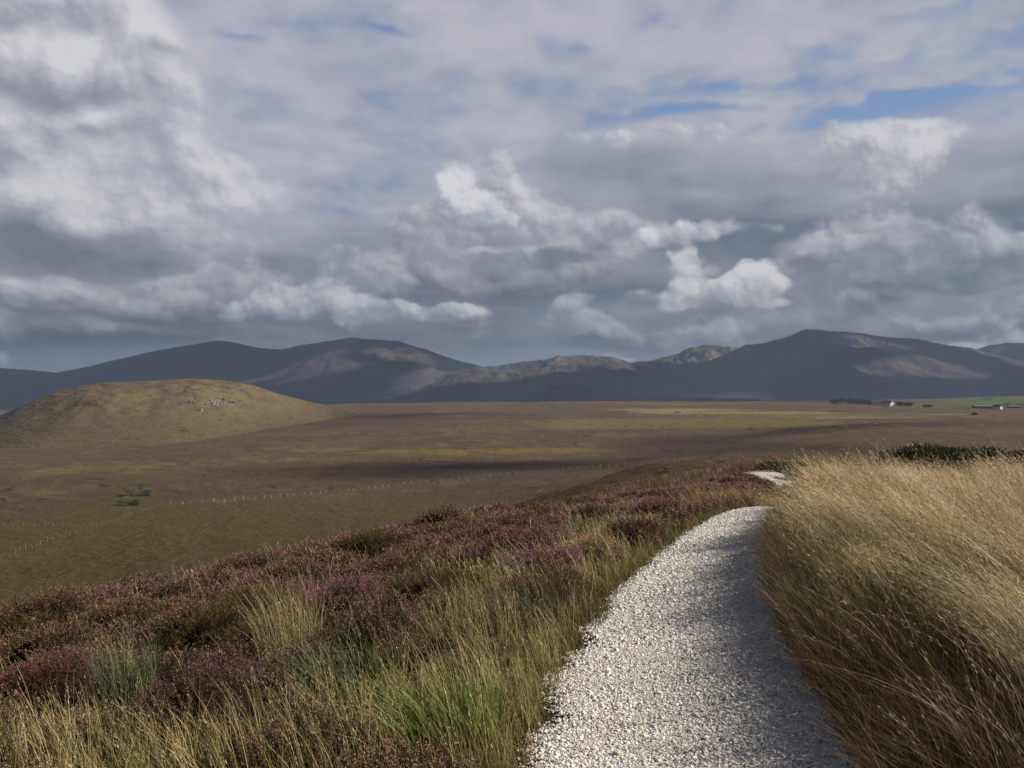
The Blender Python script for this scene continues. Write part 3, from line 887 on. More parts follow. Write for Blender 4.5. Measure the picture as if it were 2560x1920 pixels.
def make_hills():
    moor = mountain_mat('mountain_heath', (0.052, 0.043, 0.047, 1), (0.074, 0.058, 0.054, 1), (0.112, 0.088, 0.070, 1), (0.20, 0.19, 0.18, 1), 0.0016, 0.3)
    pale = mountain_mat('mountain_grass', (0.062, 0.050, 0.045, 1), (0.088, 0.071, 0.054, 1), (0.122, 0.100, 0.072, 1), (0.30, 0.28, 0.26, 1), 0.0022, 0.45)
    rocky = mountain_mat('mountain_rock', (0.085, 0.072, 0.050, 1), (0.115, 0.095, 0.062, 1), (0.14, 0.12, 0.085, 1), (0.22, 0.21, 0.195, 1), 0.003, 0.8)
    ridge_mesh('mountain', [(-420, 960), (-250, 935), (-100, 924), (0, 922), (70, 925), (139, 933), (208, 922), (289, 903), (359, 885), (400, 876), (463, 869), (520, 860), (544, 857), (579, 859), (648, 873), (706, 874), (764, 866), (830, 872), (900, 900), (1000, 960)],
               9300, 7200, 12500, -30, moor, 420, 80, 0.10, 301, 0.75, gul=0.08, wav=0.09)
    ridge_mesh('mountain', [(300, 990), (420, 972), (570, 936), (640, 914), (700, 893), (745, 872), (785, 863), (871, 851), (943, 853), (1007, 862), (1065, 877), (1122, 897), (1157, 907), (1203, 918), (1260, 930), (1340, 946), (1430, 962), (1540, 988)],
               7700, 5400, 10500, -30, moor, 420, 110, 0.15, 311, 0.8, gul=0.09, wav=0.09)
    ridge_mesh('mountain', [(980, 985), (1080, 950), (1157, 927), (1227, 920), (1273, 915), (1320, 911), (1366, 905), (1400, 898), (1435, 894), (1481, 892), (1539, 900), (1580, 914), (1640, 930), (1750, 955), (1860, 986)],
               6600, 4600, 9000, -30, pale, 360, 90, 0.16, 323, 0.7, gul=0.16, wav=0.08)
    ridge_mesh('mountain', [(1440, 960), (1540, 926), (1580, 914), (1632, 903), (1670, 893), (1701, 884), (1715, 876), (1730, 871), (1759, 869), (1800, 870), (1852, 874), (1900, 884), (1960, 905), (2060, 950)],
               7400, [(1400, 5600), (2100, 6000)], 9500, -30, rocky, 320, 110, 0.16, 337, 0.6, crag=0.05, gul=0.16, wav=0.07)
    ridge_mesh('mountain', [(1500, 992), (1600, 975), (1680, 945), (1740, 918), (1800, 900), (1852, 877), (1875, 870), (1910, 864), (1967, 848), (2025, 836), (2083, 834), (2141, 841), (2199, 851), (2268, 858), (2315, 861), (2372, 873), (2430, 881), (2500, 897), (2600, 915), (2720, 945), (2850, 985)],
               6000, 3700, 8600, -28, moor, 460, 130, 0.11, 349, 0.8, gul=0.12, wav=0.075)
    ridge_mesh('mountain', [(2250, 930), (2340, 896), (2400, 882), (2440, 874), (2477, 864), (2520, 866), (2560, 868), (2640, 876), (2760, 890), (2900, 930), (3050, 985)],
               6900, 4600, 9500, -28, moor, 300, 90, 0.15, 353, 0.8, gul=0.15, wav=0.09)
    # ---- the grassy knoll on the left
    m, nb = new_mat('knoll_grass')
    geo = nb.new('ShaderNodeNewGeometry')
    P = geo.outputs['Position']
    n1 = nb.noise(P, 0.014, 6, 0.6)
    n2 = nb.noise(nb.v('MULTIPLY', P, (0.5, 0.5, 3.0)), 0.14, 6, 0.65)
    n3 = nb.noise(P, 0.5, 5, 0.65)
    n4 = nb.noise(nb.v('MULTIPLY', P, (1.0, 1.0, 2.0)), 0.055, 6, 0.65)
    zz = nb.xyz(P)[2]
    col = nb.mix(nb.mr(nb.mad(n1, 40.0, zz), -16.0, 24.0), (0.066, 0.058, 0.024, 1), (0.150, 0.118, 0.060, 1))
    col = nb.mix(nb.mul(nb.mr(n4, 0.42, 0.58), 0.85), col, (0.100, 0.068, 0.040, 1))
    col = nb.mix(nb.mul(nb.mr(n4, 0.46, 0.34), 0.6), col, (0.100, 0.090, 0.030, 1))
    col = nb.mix(nb.mul(nb.mr(n2, 0.55, 0.66), 0.75), col, (0.036, 0.027, 0.016, 1))
    col = nb.mix(nb.mul(nb.mr(n3, 0.5, 0.75), 0.45), col, (0.185, 0.150, 0.080, 1))
    finish(m, nb, col, 1.0, nb.mad(n2, 1.0, nb.mul(n3, 0.4)), 1.0, 2.0, spec=0.05)
    knoll = ridge_mesh('hill', [(-330, 1128), (-200, 1098), (-90, 1065), (0, 1040), (40, 1020), (90, 998), (140, 979), (200, 964), (265, 956), (330, 955), (400, 951), (460, 948), (520, 948), (580, 953), (640, 966), (700, 985), (760, 1001), (820, 1014), (880, 1027), (940, 1040)],
                       [(-330, 760), (0, 790), (500, 860), (700, 930), (830, 1010), (960, 1090)], [(-330, 560), (0, 590), (300, 640), (460, 690), (600, 780), (700, 850), (830, 950), (960, 1040)],
                       [(-330, 1000), (900, 1250)], [(-330, -37), (300, -37.5), (460, -37), (600, -32), (700, -29), (830, -25), (960, -23.5)], m, 420, 120, 0.10, 367, 0.85, gul=0.03, wav=0.06)
    return knoll


KNOLL = make_hills()


# ---- conifer wood below the far hills, one mass
def cone_tree(mb_v, mb_f, x, y, z, h, r, seed):
    n = 7
    base = len(mb_v)
    rg = np.random.default_rng(seed)
    for (f, w) in ((0.08, 1.0), (0.45, 0.7), (0.42, 0.85), (0.8, 0.34)):
        for k in range(n):
            a = 2 * math.pi * k / n
            ww = w * r * rg.uniform(0.75, 1.2)
            mb_v.append((x + ww * math.cos(a), y + ww * math.sin(a), z + f * h))
    mb_v.append((x, y, z + h))
    for ring in range(3):
        for k in range(n):
            mb_f.append((base + ring * n + k, base + ring * n + (k + 1) % n, base + (ring + 1) * n + (k + 1) % n))
            mb_f.append((base + ring * n + k, base + (ring + 1) * n + (k + 1) % n, base + (ring + 1) * n + k))
    for k in range(n):
        mb_f.append((base + 3 * n + k, base + 3 * n + (k + 1) % n, base + 4 * n))


def make_wood():
    m, nb = new_mat('conifer_needles')
    geo = nb.new('ShaderNodeNewGeometry')
    n1 = nb.noise(geo.outputs['Position'], 0.05, 4, 0.6)
    finish(m, nb, nb.mix(nb.mr(n1, 0.35, 0.65), (0.010, 0.016, 0.012, 1), (0.020, 0.028, 0.018, 1)), 1.0, spec=0.05)
    rg = np.random.default_rng(5)
    v, f = [], []
    prof = np.array([(1300, 1), (1330, 8), (1370, 22), (1410, 28), (1460, 26), (1500, 17), (1550, 18), (1600, 25), (1640, 27), (1690, 18), (1760, 8), (1850, 3), (1950, 1)])
    for k in range(4200):
        px = rg.uniform(1300, 1900)
        d = rg.uniform(3300, 4300)
        top = np.interp(px, prof[:, 0], prof[:, 1])
        back = (d - 3300) / 1000
        z = -27 + back * top * 1.35 * d / FOCAL
        h = rg.uniform(6, 11)
        cone_tree(v, f, (px - CXP) / FOCAL * d, d, z, h, h * 0.62, k)
    o = mesh_obj('wood', v, np.array(f), m)
    tag(o, 'dark conifer plantation lying along the foot of the far hills', 'wood', kind='stuff')
    # the rise the wood grows on
    return o


make_wood()
# ================================================================== plants
WIND = np.array([-1.0, 0.10, 0.0]) / math.hypot(1.0, 0.10)


class Patch:
    """gathers thin strips and small leaf faces into one mesh with a tint per vertex"""
    def __init__(self):
        self.V, self.Q, self.C, self.n = [], [], [], 0

    def push(self, v, q, c):
        self.V.append(v.reshape(-1, 3).astype(np.float32))
        self.Q.append((q + self.n).astype(np.int32))
        self.C.append(c.reshape(-1, 3).astype(np.float32))
        self.n += len(self.V[-1])

    def strips(self, base, h, w, lean, bend, c0, c1, segs=4, yaw=None, tip=0.15, rg=rng):
        """curved tapering strips: lean (n,3) is the sideways drift per unit of height, bend how much of it comes near the tip"""
        n = len(base)
        t = np.linspace(0, 1, segs + 1)[None, :, None]
        hh = h[:, None, None]
        lean = lean[:, None, :]
        b = bend[:, None, None]
        drift = lean * hh * ((1 - b) * t + b * t ** 2.2)
        up = np.zeros((n, segs + 1, 3))
        up[..., 2:] = hh * (t - 0.30 * b * np.linalg.norm(lean, axis=2, keepdims=True) * t ** 2.5)
        mid = base[:, None, :] + drift + up
        ya = rg.uniform(0, math.pi, n) if yaw is None else yaw
        wd = np.stack([np.cos(ya), np.sin(ya), np.zeros(n)], 1)[:, None, :]
        ww = (w[:, None, None] * 0.5) * (1 - (1 - tip) * t ** 1.4)
        v = np.stack([mid - wd * ww, mid + wd * ww], 2)          # n, segs+1, 2, 3
        k = np.arange(segs)[None, :]
        o = (np.arange(n) * (segs + 1) * 2)[:, None]
        a = o + k * 2
        q = np.stack([a, a + 1, a + 3, a + 2], -1).reshape(-1, 4)
        tt = t[..., None] * np.ones((n, 1, 2, 1))
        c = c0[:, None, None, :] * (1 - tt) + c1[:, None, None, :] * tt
        self.push(v, q, c)
        return mid

    def kites(self, p, d, ln, wd, c, rg=rng):
        """small pointed faces at p along d"""
        n = len(p)
        if not n:
            return
        d = d / (np.linalg.norm(d, axis=1, keepdims=True) + 1e-9)
        r = rg.normal(size=(n, 3))
        s = np.cross(d, r)
        s /= np.linalg.norm(s, axis=1, keepdims=True) + 1e-9
        L, W = ln[:, None], wd[:, None] * 0.5
        v = np.stack([p, p + d * L * 0.45 + s * W, p + d * L, p + d * L * 0.45 - s * W], 1)
        q = np.arange(n * 4).reshape(-1, 4)
        self.push(v, q, np.repeat(c[:, None, :], 4, 1))

    def build(self, name, mat, parent=None, origin=None):
        V = np.concatenate(self.V)
        if origin is not None:
            V = V - np.array(origin, np.float32)
        o = mesh_obj(name, V, np.concatenate(self.Q), mat, parent)
        vcol(o, 'tint', np.clip(np.concatenate(self.C), 0.004, 0.95))
        return o


def pal(rg, n, cols, wts=None, jit=0.16):
    cols = np.array(cols, float)
    w = None if wts is None else np.array(wts) / np.sum(wts)
    c = cols[rg.choice(len(cols), n, p=w)]
    f = np.exp(rg.normal(0, jit, (n, 1)))
    return np.clip(c * f * (1 + rg.normal(0, 0.04, (n, 3))) * TONE, 0.004, 0.9)


def scatter(rg, n, y0, y1, xl, xr, power=1.0):
    """points with density falling off with distance; xl, xr give the side limits at a distance"""
    out = []
    ys = np.linspace(y0, y1, 400)
    wdt = np.maximum(xr(ys) - xl(ys), 0)
    pdf = wdt / ys ** power
    cdf = np.cumsum(pdf)
    cdf /= cdf[-1]
    y = np.interp(rg.uniform(0, 1, n), cdf, ys)
    a, b = xl(y), xr(y)
    return a + (b - a) * rg.uniform(0, 1, n), y


LEAF = leaf_mat('dry_grass', 0.28, 0.55, 0.25)
HEATH = leaf_mat('heather_sprigs', 0.35, 0.9, 0.05)
GREENM = leaf_mat('green_blades', 0.30, 0.5, 0.3)

GOLD = [(0.657, 0.530, 0.283), (0.572, 0.444, 0.227), (0.742, 0.653, 0.397), (0.466, 0.333, 0.177), (0.572, 0.431, 0.268), (0.806, 0.739, 0.510)]
STRAW = [(0.66, 0.52, 0.27), (0.56, 0.43, 0.20), (0.76, 0.63, 0.38), (0.46, 0.33, 0.15), (0.42, 0.36, 0.14)]
GREENS = [(0.060, 0.085, 0.020), (0.090, 0.105, 0.028), (0.130, 0.130, 0.040), (0.045, 0.070, 0.018)]


def clump_field(x, y, size, seed):
    """per point: values shared by everything in the same tuft (three numbers in 0..1)"""
    best, bx, by = np.full(len(x), 9e9), np.zeros(len(x), np.int64), np.zeros(len(x), np.int64)
    u, v = x / size, y / size
    i0, j0 = np.floor(u), np.floor(v)
    for dx in (-1, 0, 1):
        for dy in (-1, 0, 1):
            ci, cj = i0 + dx, j0 + dy
            q = (ci + _hash(ci, cj, seed) - u) ** 2 + (cj + _hash(ci, cj, seed + 91) - v) ** 2
            m = q < best
            best = np.where(m, q, best)
            bx, by = np.where(m, ci, bx).astype(np.int64), np.where(m, cj, by).astype(np.int64)
    return [_hash(bx, by, seed + k * 7 + 300) for k in range(4)] + [np.sqrt(best)]


def stalks(pt, rg, x, y, hmin, hmax, leanx, cols, heads=6, green=0.5, wmul=1.0, wts=None, zoff=0.0, head_mul=1.0, tuft=0.42):
    """flowering grass stalks with loose heads, standing in tufts"""
    n = len(x)
    if n == 0:
        return
    z = land_h(x, y) - 0.01 + zoff
    base = np.stack([x, y, z], 1)
    d = np.hypot(x, y)
    k0, k1, k2, k3, dist = clump_field(x, y, tuft, 640)
    keep = rg.uniform(0, 1, n) < (0.12 + 0.88 * sstep(0.10, 0.42, k2)) * (1.05 - 0.65 * sstep(0.35, 0.75, dist))
    x, y, z, base, d, k0, k1, k2, k3 = x[keep], y[keep], z[keep], base[keep], d[keep], k0[keep], k1[keep], k2[keep], k3[keep]
    n = len(x)
    if n == 0:
        return
    if wts is not None and len(wts) != len(cols):
        wts = None
    px = d / 924.0
    h = rg.uniform(hmin, hmax, n) * np.exp(rg.normal(0, 0.10, n)) * (0.66 + 0.58 * k0)
    w = np.maximum(0.0021, 0.34 * px) * wmul * rg.uniform(0.8, 1.3, n)
    lean = WIND[None, :] * (leanx * (0.45 + 0.95 * k1) * rg.uniform(0.75, 1.25, n) * np.where(rg.uniform(0, 1, n) < 0.08, -0.5, 1.0))[:, None] + rg.normal(0, 0.14, (n, 3)) * [1, 1, 0]
    lean[:, 1] += (k2 - 0.5) * 0.6 + 0.9 * fbm(x * 0.9, y * 0.9, 2, seed=641)
    lean[:, 0] *= 1 + 0.9 * fbm(x * 0.8 + 7, y * 0.8, 2, seed=642)
    bend = np.clip(rg.uniform(0.3, 0.9, n) + 0.2 * (k3 - 0.5), 0.1, 1.0)
    tint = np.exp((k3 - 0.5) * 0.75)[:, None] * np.stack([np.ones(n), 1 + 0.10 * (k2 - 0.5), 1 + 0.35 * (k0 - 0.5)], 1)
    c1 = pal(rg, n, cols, wts, 0.10) * tint
    c0 = c1 * 0.55 * (1 - green) + pal(rg, n, GREENS) * green  # foot darker than tip: brown thatch, plus shade put into the colour
    segs = 5
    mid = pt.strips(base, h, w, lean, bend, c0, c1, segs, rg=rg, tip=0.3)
    for k in range(heads):
        t = rg.uniform(0.60, 1.04, n)
        i = np.clip((t * segs).astype(int), 0, segs - 1)
        f = (t * segs - i)[:, None]
        a, b = mid[np.arange(n), i], mid[np.arange(n), i + 1]
        dr = b - a
        p = a + dr * f + rg.normal(0, 1, (n, 3)) * (0.003 + 0.008 * (1.04 - t) / 0.4)[:, None]
        dd = dr / (np.linalg.norm(dr, axis=1, keepdims=True) + 1e-9) + rg.normal(0, 0.16, (n, 3))
        ln = np.maximum(0.016, 2.2 * px) * rg.uniform(0.8, 1.6, n) * head_mul
        pt.kites(p, dd, ln, np.maximum(0.0022, 0.34 * px) * rg.uniform(0.8, 1.3, n) * head_mul, c1 * rg.uniform(0.92, 1.10, (n, 1)), rg)


def leaves(pt, rg, x, y, hmin, hmax, leanx, cols, w0=0.004, zoff=0.0, spread=0.25, c1mul=1.25, wts=None):
    n = len(x)
    if n == 0:
        return
    z = land_h(x, y) - 0.01 + zoff
    px = np.hypot(x, y) / 924.0
    h = rg.uniform(hmin, hmax, n) * np.exp(rg.normal(0, 0.15, n))
    lean = WIND[None, :] * (leanx * rg.uniform(0.3, 1.3, n))[:, None] + rg.normal(0, spread, (n, 3)) * [1, 1, 0]
    c = pal(rg, n, cols, wts)
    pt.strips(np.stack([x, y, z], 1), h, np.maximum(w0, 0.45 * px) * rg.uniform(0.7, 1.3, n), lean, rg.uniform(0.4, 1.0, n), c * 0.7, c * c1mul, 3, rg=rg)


def frame_w(x, y, blobs, z=None):
    z = base_h(x, y) if z is None else z
    return frame_blobs(x, np.maximum(y, 0.5), z, blobs)


# ---------------------------------------------------------------- right bank: long golden grass
def make_bank_grass():
    rg = np.random.default_rng(21)
    pt = Patch()
    redge = lambda y: path_edges(y)[1]
    lim = lambda y: 0.60 * y + 1.3
    x, y = scatter(rg, 80000, 2.2, 17.5, lambda y: redge(y) + 0.10, lim, 0.75)
    s = x - redge(y)
    clump = fbm(x * 1.7, y * 1.7, 3, seed=601)
    grn = frame_w(x, y, [(2260, 1640, 95, 50, 1.3), (2340, 1585, 70, 36, 0.9), (2060, 1570, 40, 50, 0.8), (2440, 1560, 60, 30, 0.6), (2150, 1420, 60, 24, 0.6)], land_h(x, y))
    keep = rg.uniform(0, 1, len(x)) < np.clip(0.50 + 0.42 * sstep(0.1, 0.5, s) + 0.8 * clump - 1.1 * grn, 0.02, 1)
    near = 1 - sstep(4.0, 5.8, y)
    keep &= rg.uniform(0, 1, len(x)) < lerp(1.0, 0.10 + 0.90 * sstep(0.45, 0.95, s), near)
    x, y, s, clump = x[keep], y[keep], s[keep], clump[keep]
    hm = (0.36 + 0.32 * sstep(0.05, 0.40, s)) * (1 + 0.25 * clump + 0.40 * fbm(x * 0.75 + 4, y * 0.75, 2, seed=603))
    q = rg.uniform(0, 1, len(x))
    for lo, hi, cols in ((0, 0.62, GOLD), (0.62, 0.86, [(0.46, 0.28, 0.145), (0.38, 0.22, 0.12), (0.55, 0.36, 0.20)]), (0.86, 1.0, [(0.78, 0.63, 0.38), (0.66, 0.53, 0.28)])):
        for b in range(3):
            sel = (q >= lo) & (q < hi) & (np.digitize(hm, [0.52, 0.66]) == b)
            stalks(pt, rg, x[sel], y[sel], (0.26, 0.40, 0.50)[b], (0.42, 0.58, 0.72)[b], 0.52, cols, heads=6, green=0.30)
    # leafy bottom growth
    x, y = scatter(rg, 125000, 2.2, 17.5, lambda y: redge(y) - 0.03, lim, 0.9)
    s = x - redge(y)
    g = frame_w(x, y, [(2260, 1640, 110, 60, 1.2), (2340, 1585, 80, 45, 0.9), (2060, 1570, 50, 60, 0.8), (2440, 1560, 70, 36, 0.7), (2150, 1420, 70, 30, 0.6)], land_h(x, y)) + 0.5 * fbm(x * 1.1, y * 1.1, 3, seed=602)
    isg = rg.uniform(0, 1, len(x)) < np.clip(0.25 + g, 0.05, 0.95)
    low = (rg.uniform(0, 1, len(x)) < (1 - sstep(4.0, 5.8, y)) * (1 - sstep(0.5, 0.95, s)))
    leaves(pt, rg, x[low], y[low], 0.12, 0.30, 0.25, [(0.095, 0.060, 0.030), (0.070, 0.055, 0.022), (0.055, 0.062, 0.018), (0.130, 0.080, 0.045)], 0.003, spread=0.45)
    x, y, isg = x[~low], y[~low], isg[~low]
    leaves(pt, rg, x[isg], y[isg], 0.16, 0.40, 0.40, [(0.085, 0.120, 0.028), (0.120, 0.145, 0.038), (0.060, 0.095, 0.022), (0.150, 0.155, 0.050)], 0.0035)
    leaves(pt, rg, x[~isg], y[~isg], 0.20, 0.48, 0.55, [(0.24, 0.165, 0.07), (0.16, 0.11, 0.045), (0.32, 0.23, 0.11), (0.10, 0.085, 0.030)], 0.003)
    # russet fringe at the foot of the bank
    x, y = scatter(rg, 26000, 2.2, 16.0, lambda y: redge(y) - 0.08, lambda y: redge(y) + 0.40, 0.7)
    leaves(pt, rg, x, y, 0.10, 0.36, 0.30, [(0.16, 0.085, 0.04), (0.12, 0.075, 0.03), (0.085, 0.085, 0.025), (0.24, 0.15, 0.07)], 0.003, spread=0.5)
    # long dark seed stalks bowed by the wind
    n = 95
    x, y = scatter(rg, n, 3.0, 13.0, lambda y: redge(y) + 0.25, lambda y: 0.58 * y + 0.5, 0.2)
    base = np.stack([x, y, land_h(x, y)], 1)
    lean = WIND[None, :] * rg.uniform(0.7, 1.6, n)[:, None] + rg.normal(0, 0.15, (n, 3)) * [1, 1, 0]
    c = pal(rg, n, [(0.07, 0.035, 0.02), (0.10, 0.05, 0.028), (0.16, 0.09, 0.045)])
    h = rg.uniform(0.62, 0.86, n)
    mid = pt.strips(base, h, np.full(n, 0.004) + 0.4 * y / 924, lean, rg.uniform(0.8, 1.0, n), c * 1.2, c, 8, tip=0.6, rg=rg)
    for k in range(40):
        t = rg.uniform(0.72, 1.0, n) * 8
        i = np.clip(t.astype(int), 0, 7)
        a, b = mid[np.arange(n), i], mid[np.arange(n), i + 1]
        p = a + (b - a) * (t - i)[:, None] + rg.normal(0, 0.004, (n, 3))
        pt.kites(p, b - a + rg.normal(0, 0.02, (n, 3)), rg.uniform(0.009, 0.015, n), rg.uniform(0.004, 0.007, n), c * rg.uniform(0.7, 1.5, (n, 1)), rg)
    o = pt.build('grass', LEAF)
    tag(o, 'tall golden grass blown to the left on the bank right of the path', 'grass', kind='stuff')


# ---------------------------------------------------------------- heather
def heather_bush(pt, rg, cx, cy, rad, hgt, cols, wts, n, dist, leafc=((0.075, 0.070, 0.028), (0.050, 0.048, 0.022), (0.120, 0.092, 0.038)), sprig=0.105, bloom=1.0, k_fl=9):
    ph = rg.uniform(0, 6.283, 3)
    gz = float(land_h(np.array([cx]), np.array([cy]))[0])

    def dome(r, th, f):
        lump = 1 + 0.16 * np.sin(3 * th + ph[0]) * r + 0.10 * np.sin(5 * th + ph[1]) * r
        x, y = cx + rad * f * r * np.cos(th) * lump, cy + rad * f * r * np.sin(th) * lump
        top = hgt * f * np.sqrt(np.clip(1 - r ** 2.6, 0, 1)) * (1 + 0.18 * np.sin(2 * th + ph[2]) * r)
        return x, y, land_h(x, y) + top
    # dark dome added to block light, standing in for the woody inside
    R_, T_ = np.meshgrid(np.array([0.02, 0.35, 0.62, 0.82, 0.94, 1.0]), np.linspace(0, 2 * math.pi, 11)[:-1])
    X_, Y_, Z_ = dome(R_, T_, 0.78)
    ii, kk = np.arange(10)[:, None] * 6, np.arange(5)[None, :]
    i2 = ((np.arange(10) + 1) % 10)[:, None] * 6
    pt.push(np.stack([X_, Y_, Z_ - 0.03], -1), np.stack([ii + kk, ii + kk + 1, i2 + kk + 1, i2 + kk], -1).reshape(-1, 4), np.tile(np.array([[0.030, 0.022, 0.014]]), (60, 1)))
    th = rg.uniform(0, 2 * math.pi, n)
    r = np.sqrt(rg.uniform(0, 1, n)) ** 0.8
    x, y, z = dome(r, th, rg.uniform(0.80, 1.0, n))
    z = z - 0.05
    d = np.stack([1.1 * r ** 1.5 * np.cos(th) + WIND[0] * 0.10, 1.1 * r ** 1.5 * np.sin(th), np.ones(n) * 0.9], 1) + rg.normal(0, 0.22, (n, 3))
    d /= np.linalg.norm(d, axis=1, keepdims=True)
    px = dist / 924.0
    L = sprig * rg.uniform(0.6, 1.25, n)
    p0 = np.stack([x, y, z], 1)
    lean = d[:, :2] / np.maximum(d[:, 2:3], 0.3)
    c = pal(rg, n, cols, wts, 0.14)
    st = pal(rg, n, [(0.075, 0.045, 0.025), (0.055, 0.038, 0.022), (0.11, 0.065, 0.035)])
    pt.strips(p0, L * np.maximum(d[:, 2], 0.3), np.full(n, max(0.0022, 0.4 * px)), np.concatenate([lean, np.zeros((n, 1))], 1), np.full(n, 0.1), st * 0.8, st, 1, tip=0.5, rg=rg)
    for k in range(k_fl):
        t = rg.uniform(0.45, 1.05, n)
        p = p0 + d * (L * t)[:, None] + rg.normal(0, 0.0045, (n, 3))
        dd = d + rg.normal(0, 0.6, (n, 3))
        ln = np.maximum(0.008, 1.0 * px) * rg.uniform(0.8, 1.5, n)
        fl = rg.uniform(0, 1, (n, 1)) < bloom
        cc = np.where(fl, c * rg.uniform(0.8, 1.25, (n, 1)), pal(rg, n, leafc))
        pt.kites(p, dd, ln, ln * rg.uniform(0.5, 0.8, n), cc, rg)
    for k in range(max(3, k_fl // 2)):
        t = rg.uniform(-0.15, 0.6, n)
        p = p0 + d * (L * t)[:, None] + rg.normal(0, 0.006, (n, 3))
        ln = np.maximum(0.010, 1.1 * px) * rg.uniform(0.8, 1.5, n)
        pt.kites(p, d + rg.normal(0, 0.5, (n, 3)), ln, ln * 0.5, pal(rg, n, leafc), rg)


PURPLE = [(0.400, 0.189, 0.260), (0.325, 0.143, 0.189), (0.500, 0.273, 0.351), (0.300, 0.156, 0.130)]
DUSK = [(0.429, 0.243, 0.210), (0.351, 0.189, 0.147), (0.520, 0.324, 0.280), (0.273, 0.162, 0.101)]
RUSSET_OLD = [(0.416, 0.230, 0.140), (0.338, 0.182, 0.105), (0.468, 0.284, 0.210), (0.247, 0.162, 0.077)]
RUSSET = [(0.400, 0.225, 0.155), (0.330, 0.180, 0.115), (0.450, 0.280, 0.220), (0.240, 0.155, 0.080)]
OLIVE = [(0.156, 0.127, 0.046), (0.208, 0.150, 0.060), (0.111, 0.094, 0.036), (0.247, 0.156, 0.072)]

L_GRASS = [(1280, 1690, 170, 110, 1.15), (1100, 1800, 200, 60, 0.7), (700, 1935, 400, 75, 1.1), (150, 1945, 280, 70, 0.95), (1330, 1560, 130, 70, 0.8), (1520, 1420, 90, 44, 0.6), (900, 1840, 180, 60, 0.5), (1340, 1455, 120, 28, 0.7), (1450, 1385, 110, 24, 0.65), (1110, 1440, 60, 22, 0.4),
           (1590, 1345, 70, 22, 0.5), (740, 1595, 50, 36, 0.5), (900, 1640, 90, 24, 0.35), (1180, 1600, 80, 30, 0.5), (320, 1700, 40, 30, 0.3), (1230, 1870, 110, 60, 0.9), (1000, 1900, 150, 30, 0.5)]
L_PURPLE = [(1360, 1420, 110, 34, 1.2), (860, 1490, 160, 36, 1.2), (1000, 1400, 200, 26, 0.5), (700, 1500, 90, 30, 0.6), (1640, 1245, 260, 26, 0.8), (1500, 1300, 90, 30, 0.6), (1250, 1340, 120, 20, 0.5), (500, 1720, 160, 50, 0.8), (420, 1540, 80, 26, 0.7), (130, 1690, 110, 40, 0.7),
            (1000, 1640, 70, 16, 0.7), (300, 1530, 120, 26, 0.5), (1020, 1350, 180, 26, 0.5), (880, 1830, 60, 30, 0.4)]


def left_lim(y):
    return -0.60 * y - 0.6


HOLES = []          # (x, y, radius) kept free for single plants


def make_heather():
    rg = np.random.default_rng(31)
    pt = Patch()
    ledge = lambda y: path_edges(y)[0]
    placed = []
    cell = {}
    cand_x, cand_y = scatter(rg, 9000, 3.0, 33.0, left_lim, lambda y: ledge(y) - 0.12, 0.3)
    gz = land_h(cand_x, cand_y)
    gw = frame_w(cand_x, cand_y, L_GRASS, gz)
    pw = 0.75 * frame_w(cand_x, cand_y, L_PURPLE, gz)
    hx = fbm(cand_x * 0.6, cand_y * 0.6, 3, seed=611)
    for i in range(len(cand_x)):
        x, y = cand_x[i], cand_y[i]
        if rg.uniform() > np.clip(1.05 - gw[i] * 1.15 + 0.45 * hx[i], 0.02, 1):
            continue
        d = math.hypot(x, y)
        rad = rg.uniform(0.20, 0.50) * (1 + 0.012 * d)
        k = (int(x // 0.5), int(y // 0.5))
        if any((x - a) ** 2 + (y - b) ** 2 < (0.86 * (rad + c)) ** 2 for dx in (-1, 0, 1) for dy in (-1, 0, 1) for a, b, c in cell.get((k[0] + dx, k[1] + dy), ())):
            continue
        if any((x - a) ** 2 + (y - b) ** 2 < (rad * 0.7 + c) ** 2 for a, b, c in HOLES):
            continue
        if x + rad * 0.8 > ledge(np.array(y)) - 0.05:
            continue
        cell.setdefault(k, []).append((x, y, rad))
        placed.append((x, y, rad, pw[i], hx[i], d))
    for (x, y, rad, p, h, d) in placed:
        q = p + 0.5 * h + rg.normal(0, 0.36)
        if q > 0.66:
            cols, wts, bl = PURPLE, (4, 3, 2, 2), 0.85
        elif q > 0.08:
            cols, wts, bl = DUSK, None, 0.75
        elif q > -0.22:
            cols, wts, bl = RUSSET, None, 0.70
        else:
            cols, wts, bl = OLIVE, None, 0.6
        n = int(np.clip(2000 * rad * rad * (6.5 / d) ** 0.7 * 2.0, 40, 900))
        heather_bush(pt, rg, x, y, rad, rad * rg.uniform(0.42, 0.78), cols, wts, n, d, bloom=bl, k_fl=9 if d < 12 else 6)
    print('heather bushes', len(placed), 'verts', pt.n)
    o = pt.build('heather', HEATH)
    tag(o, 'low purple and russet heather covering the slope left of the path', 'heather', kind='stuff')


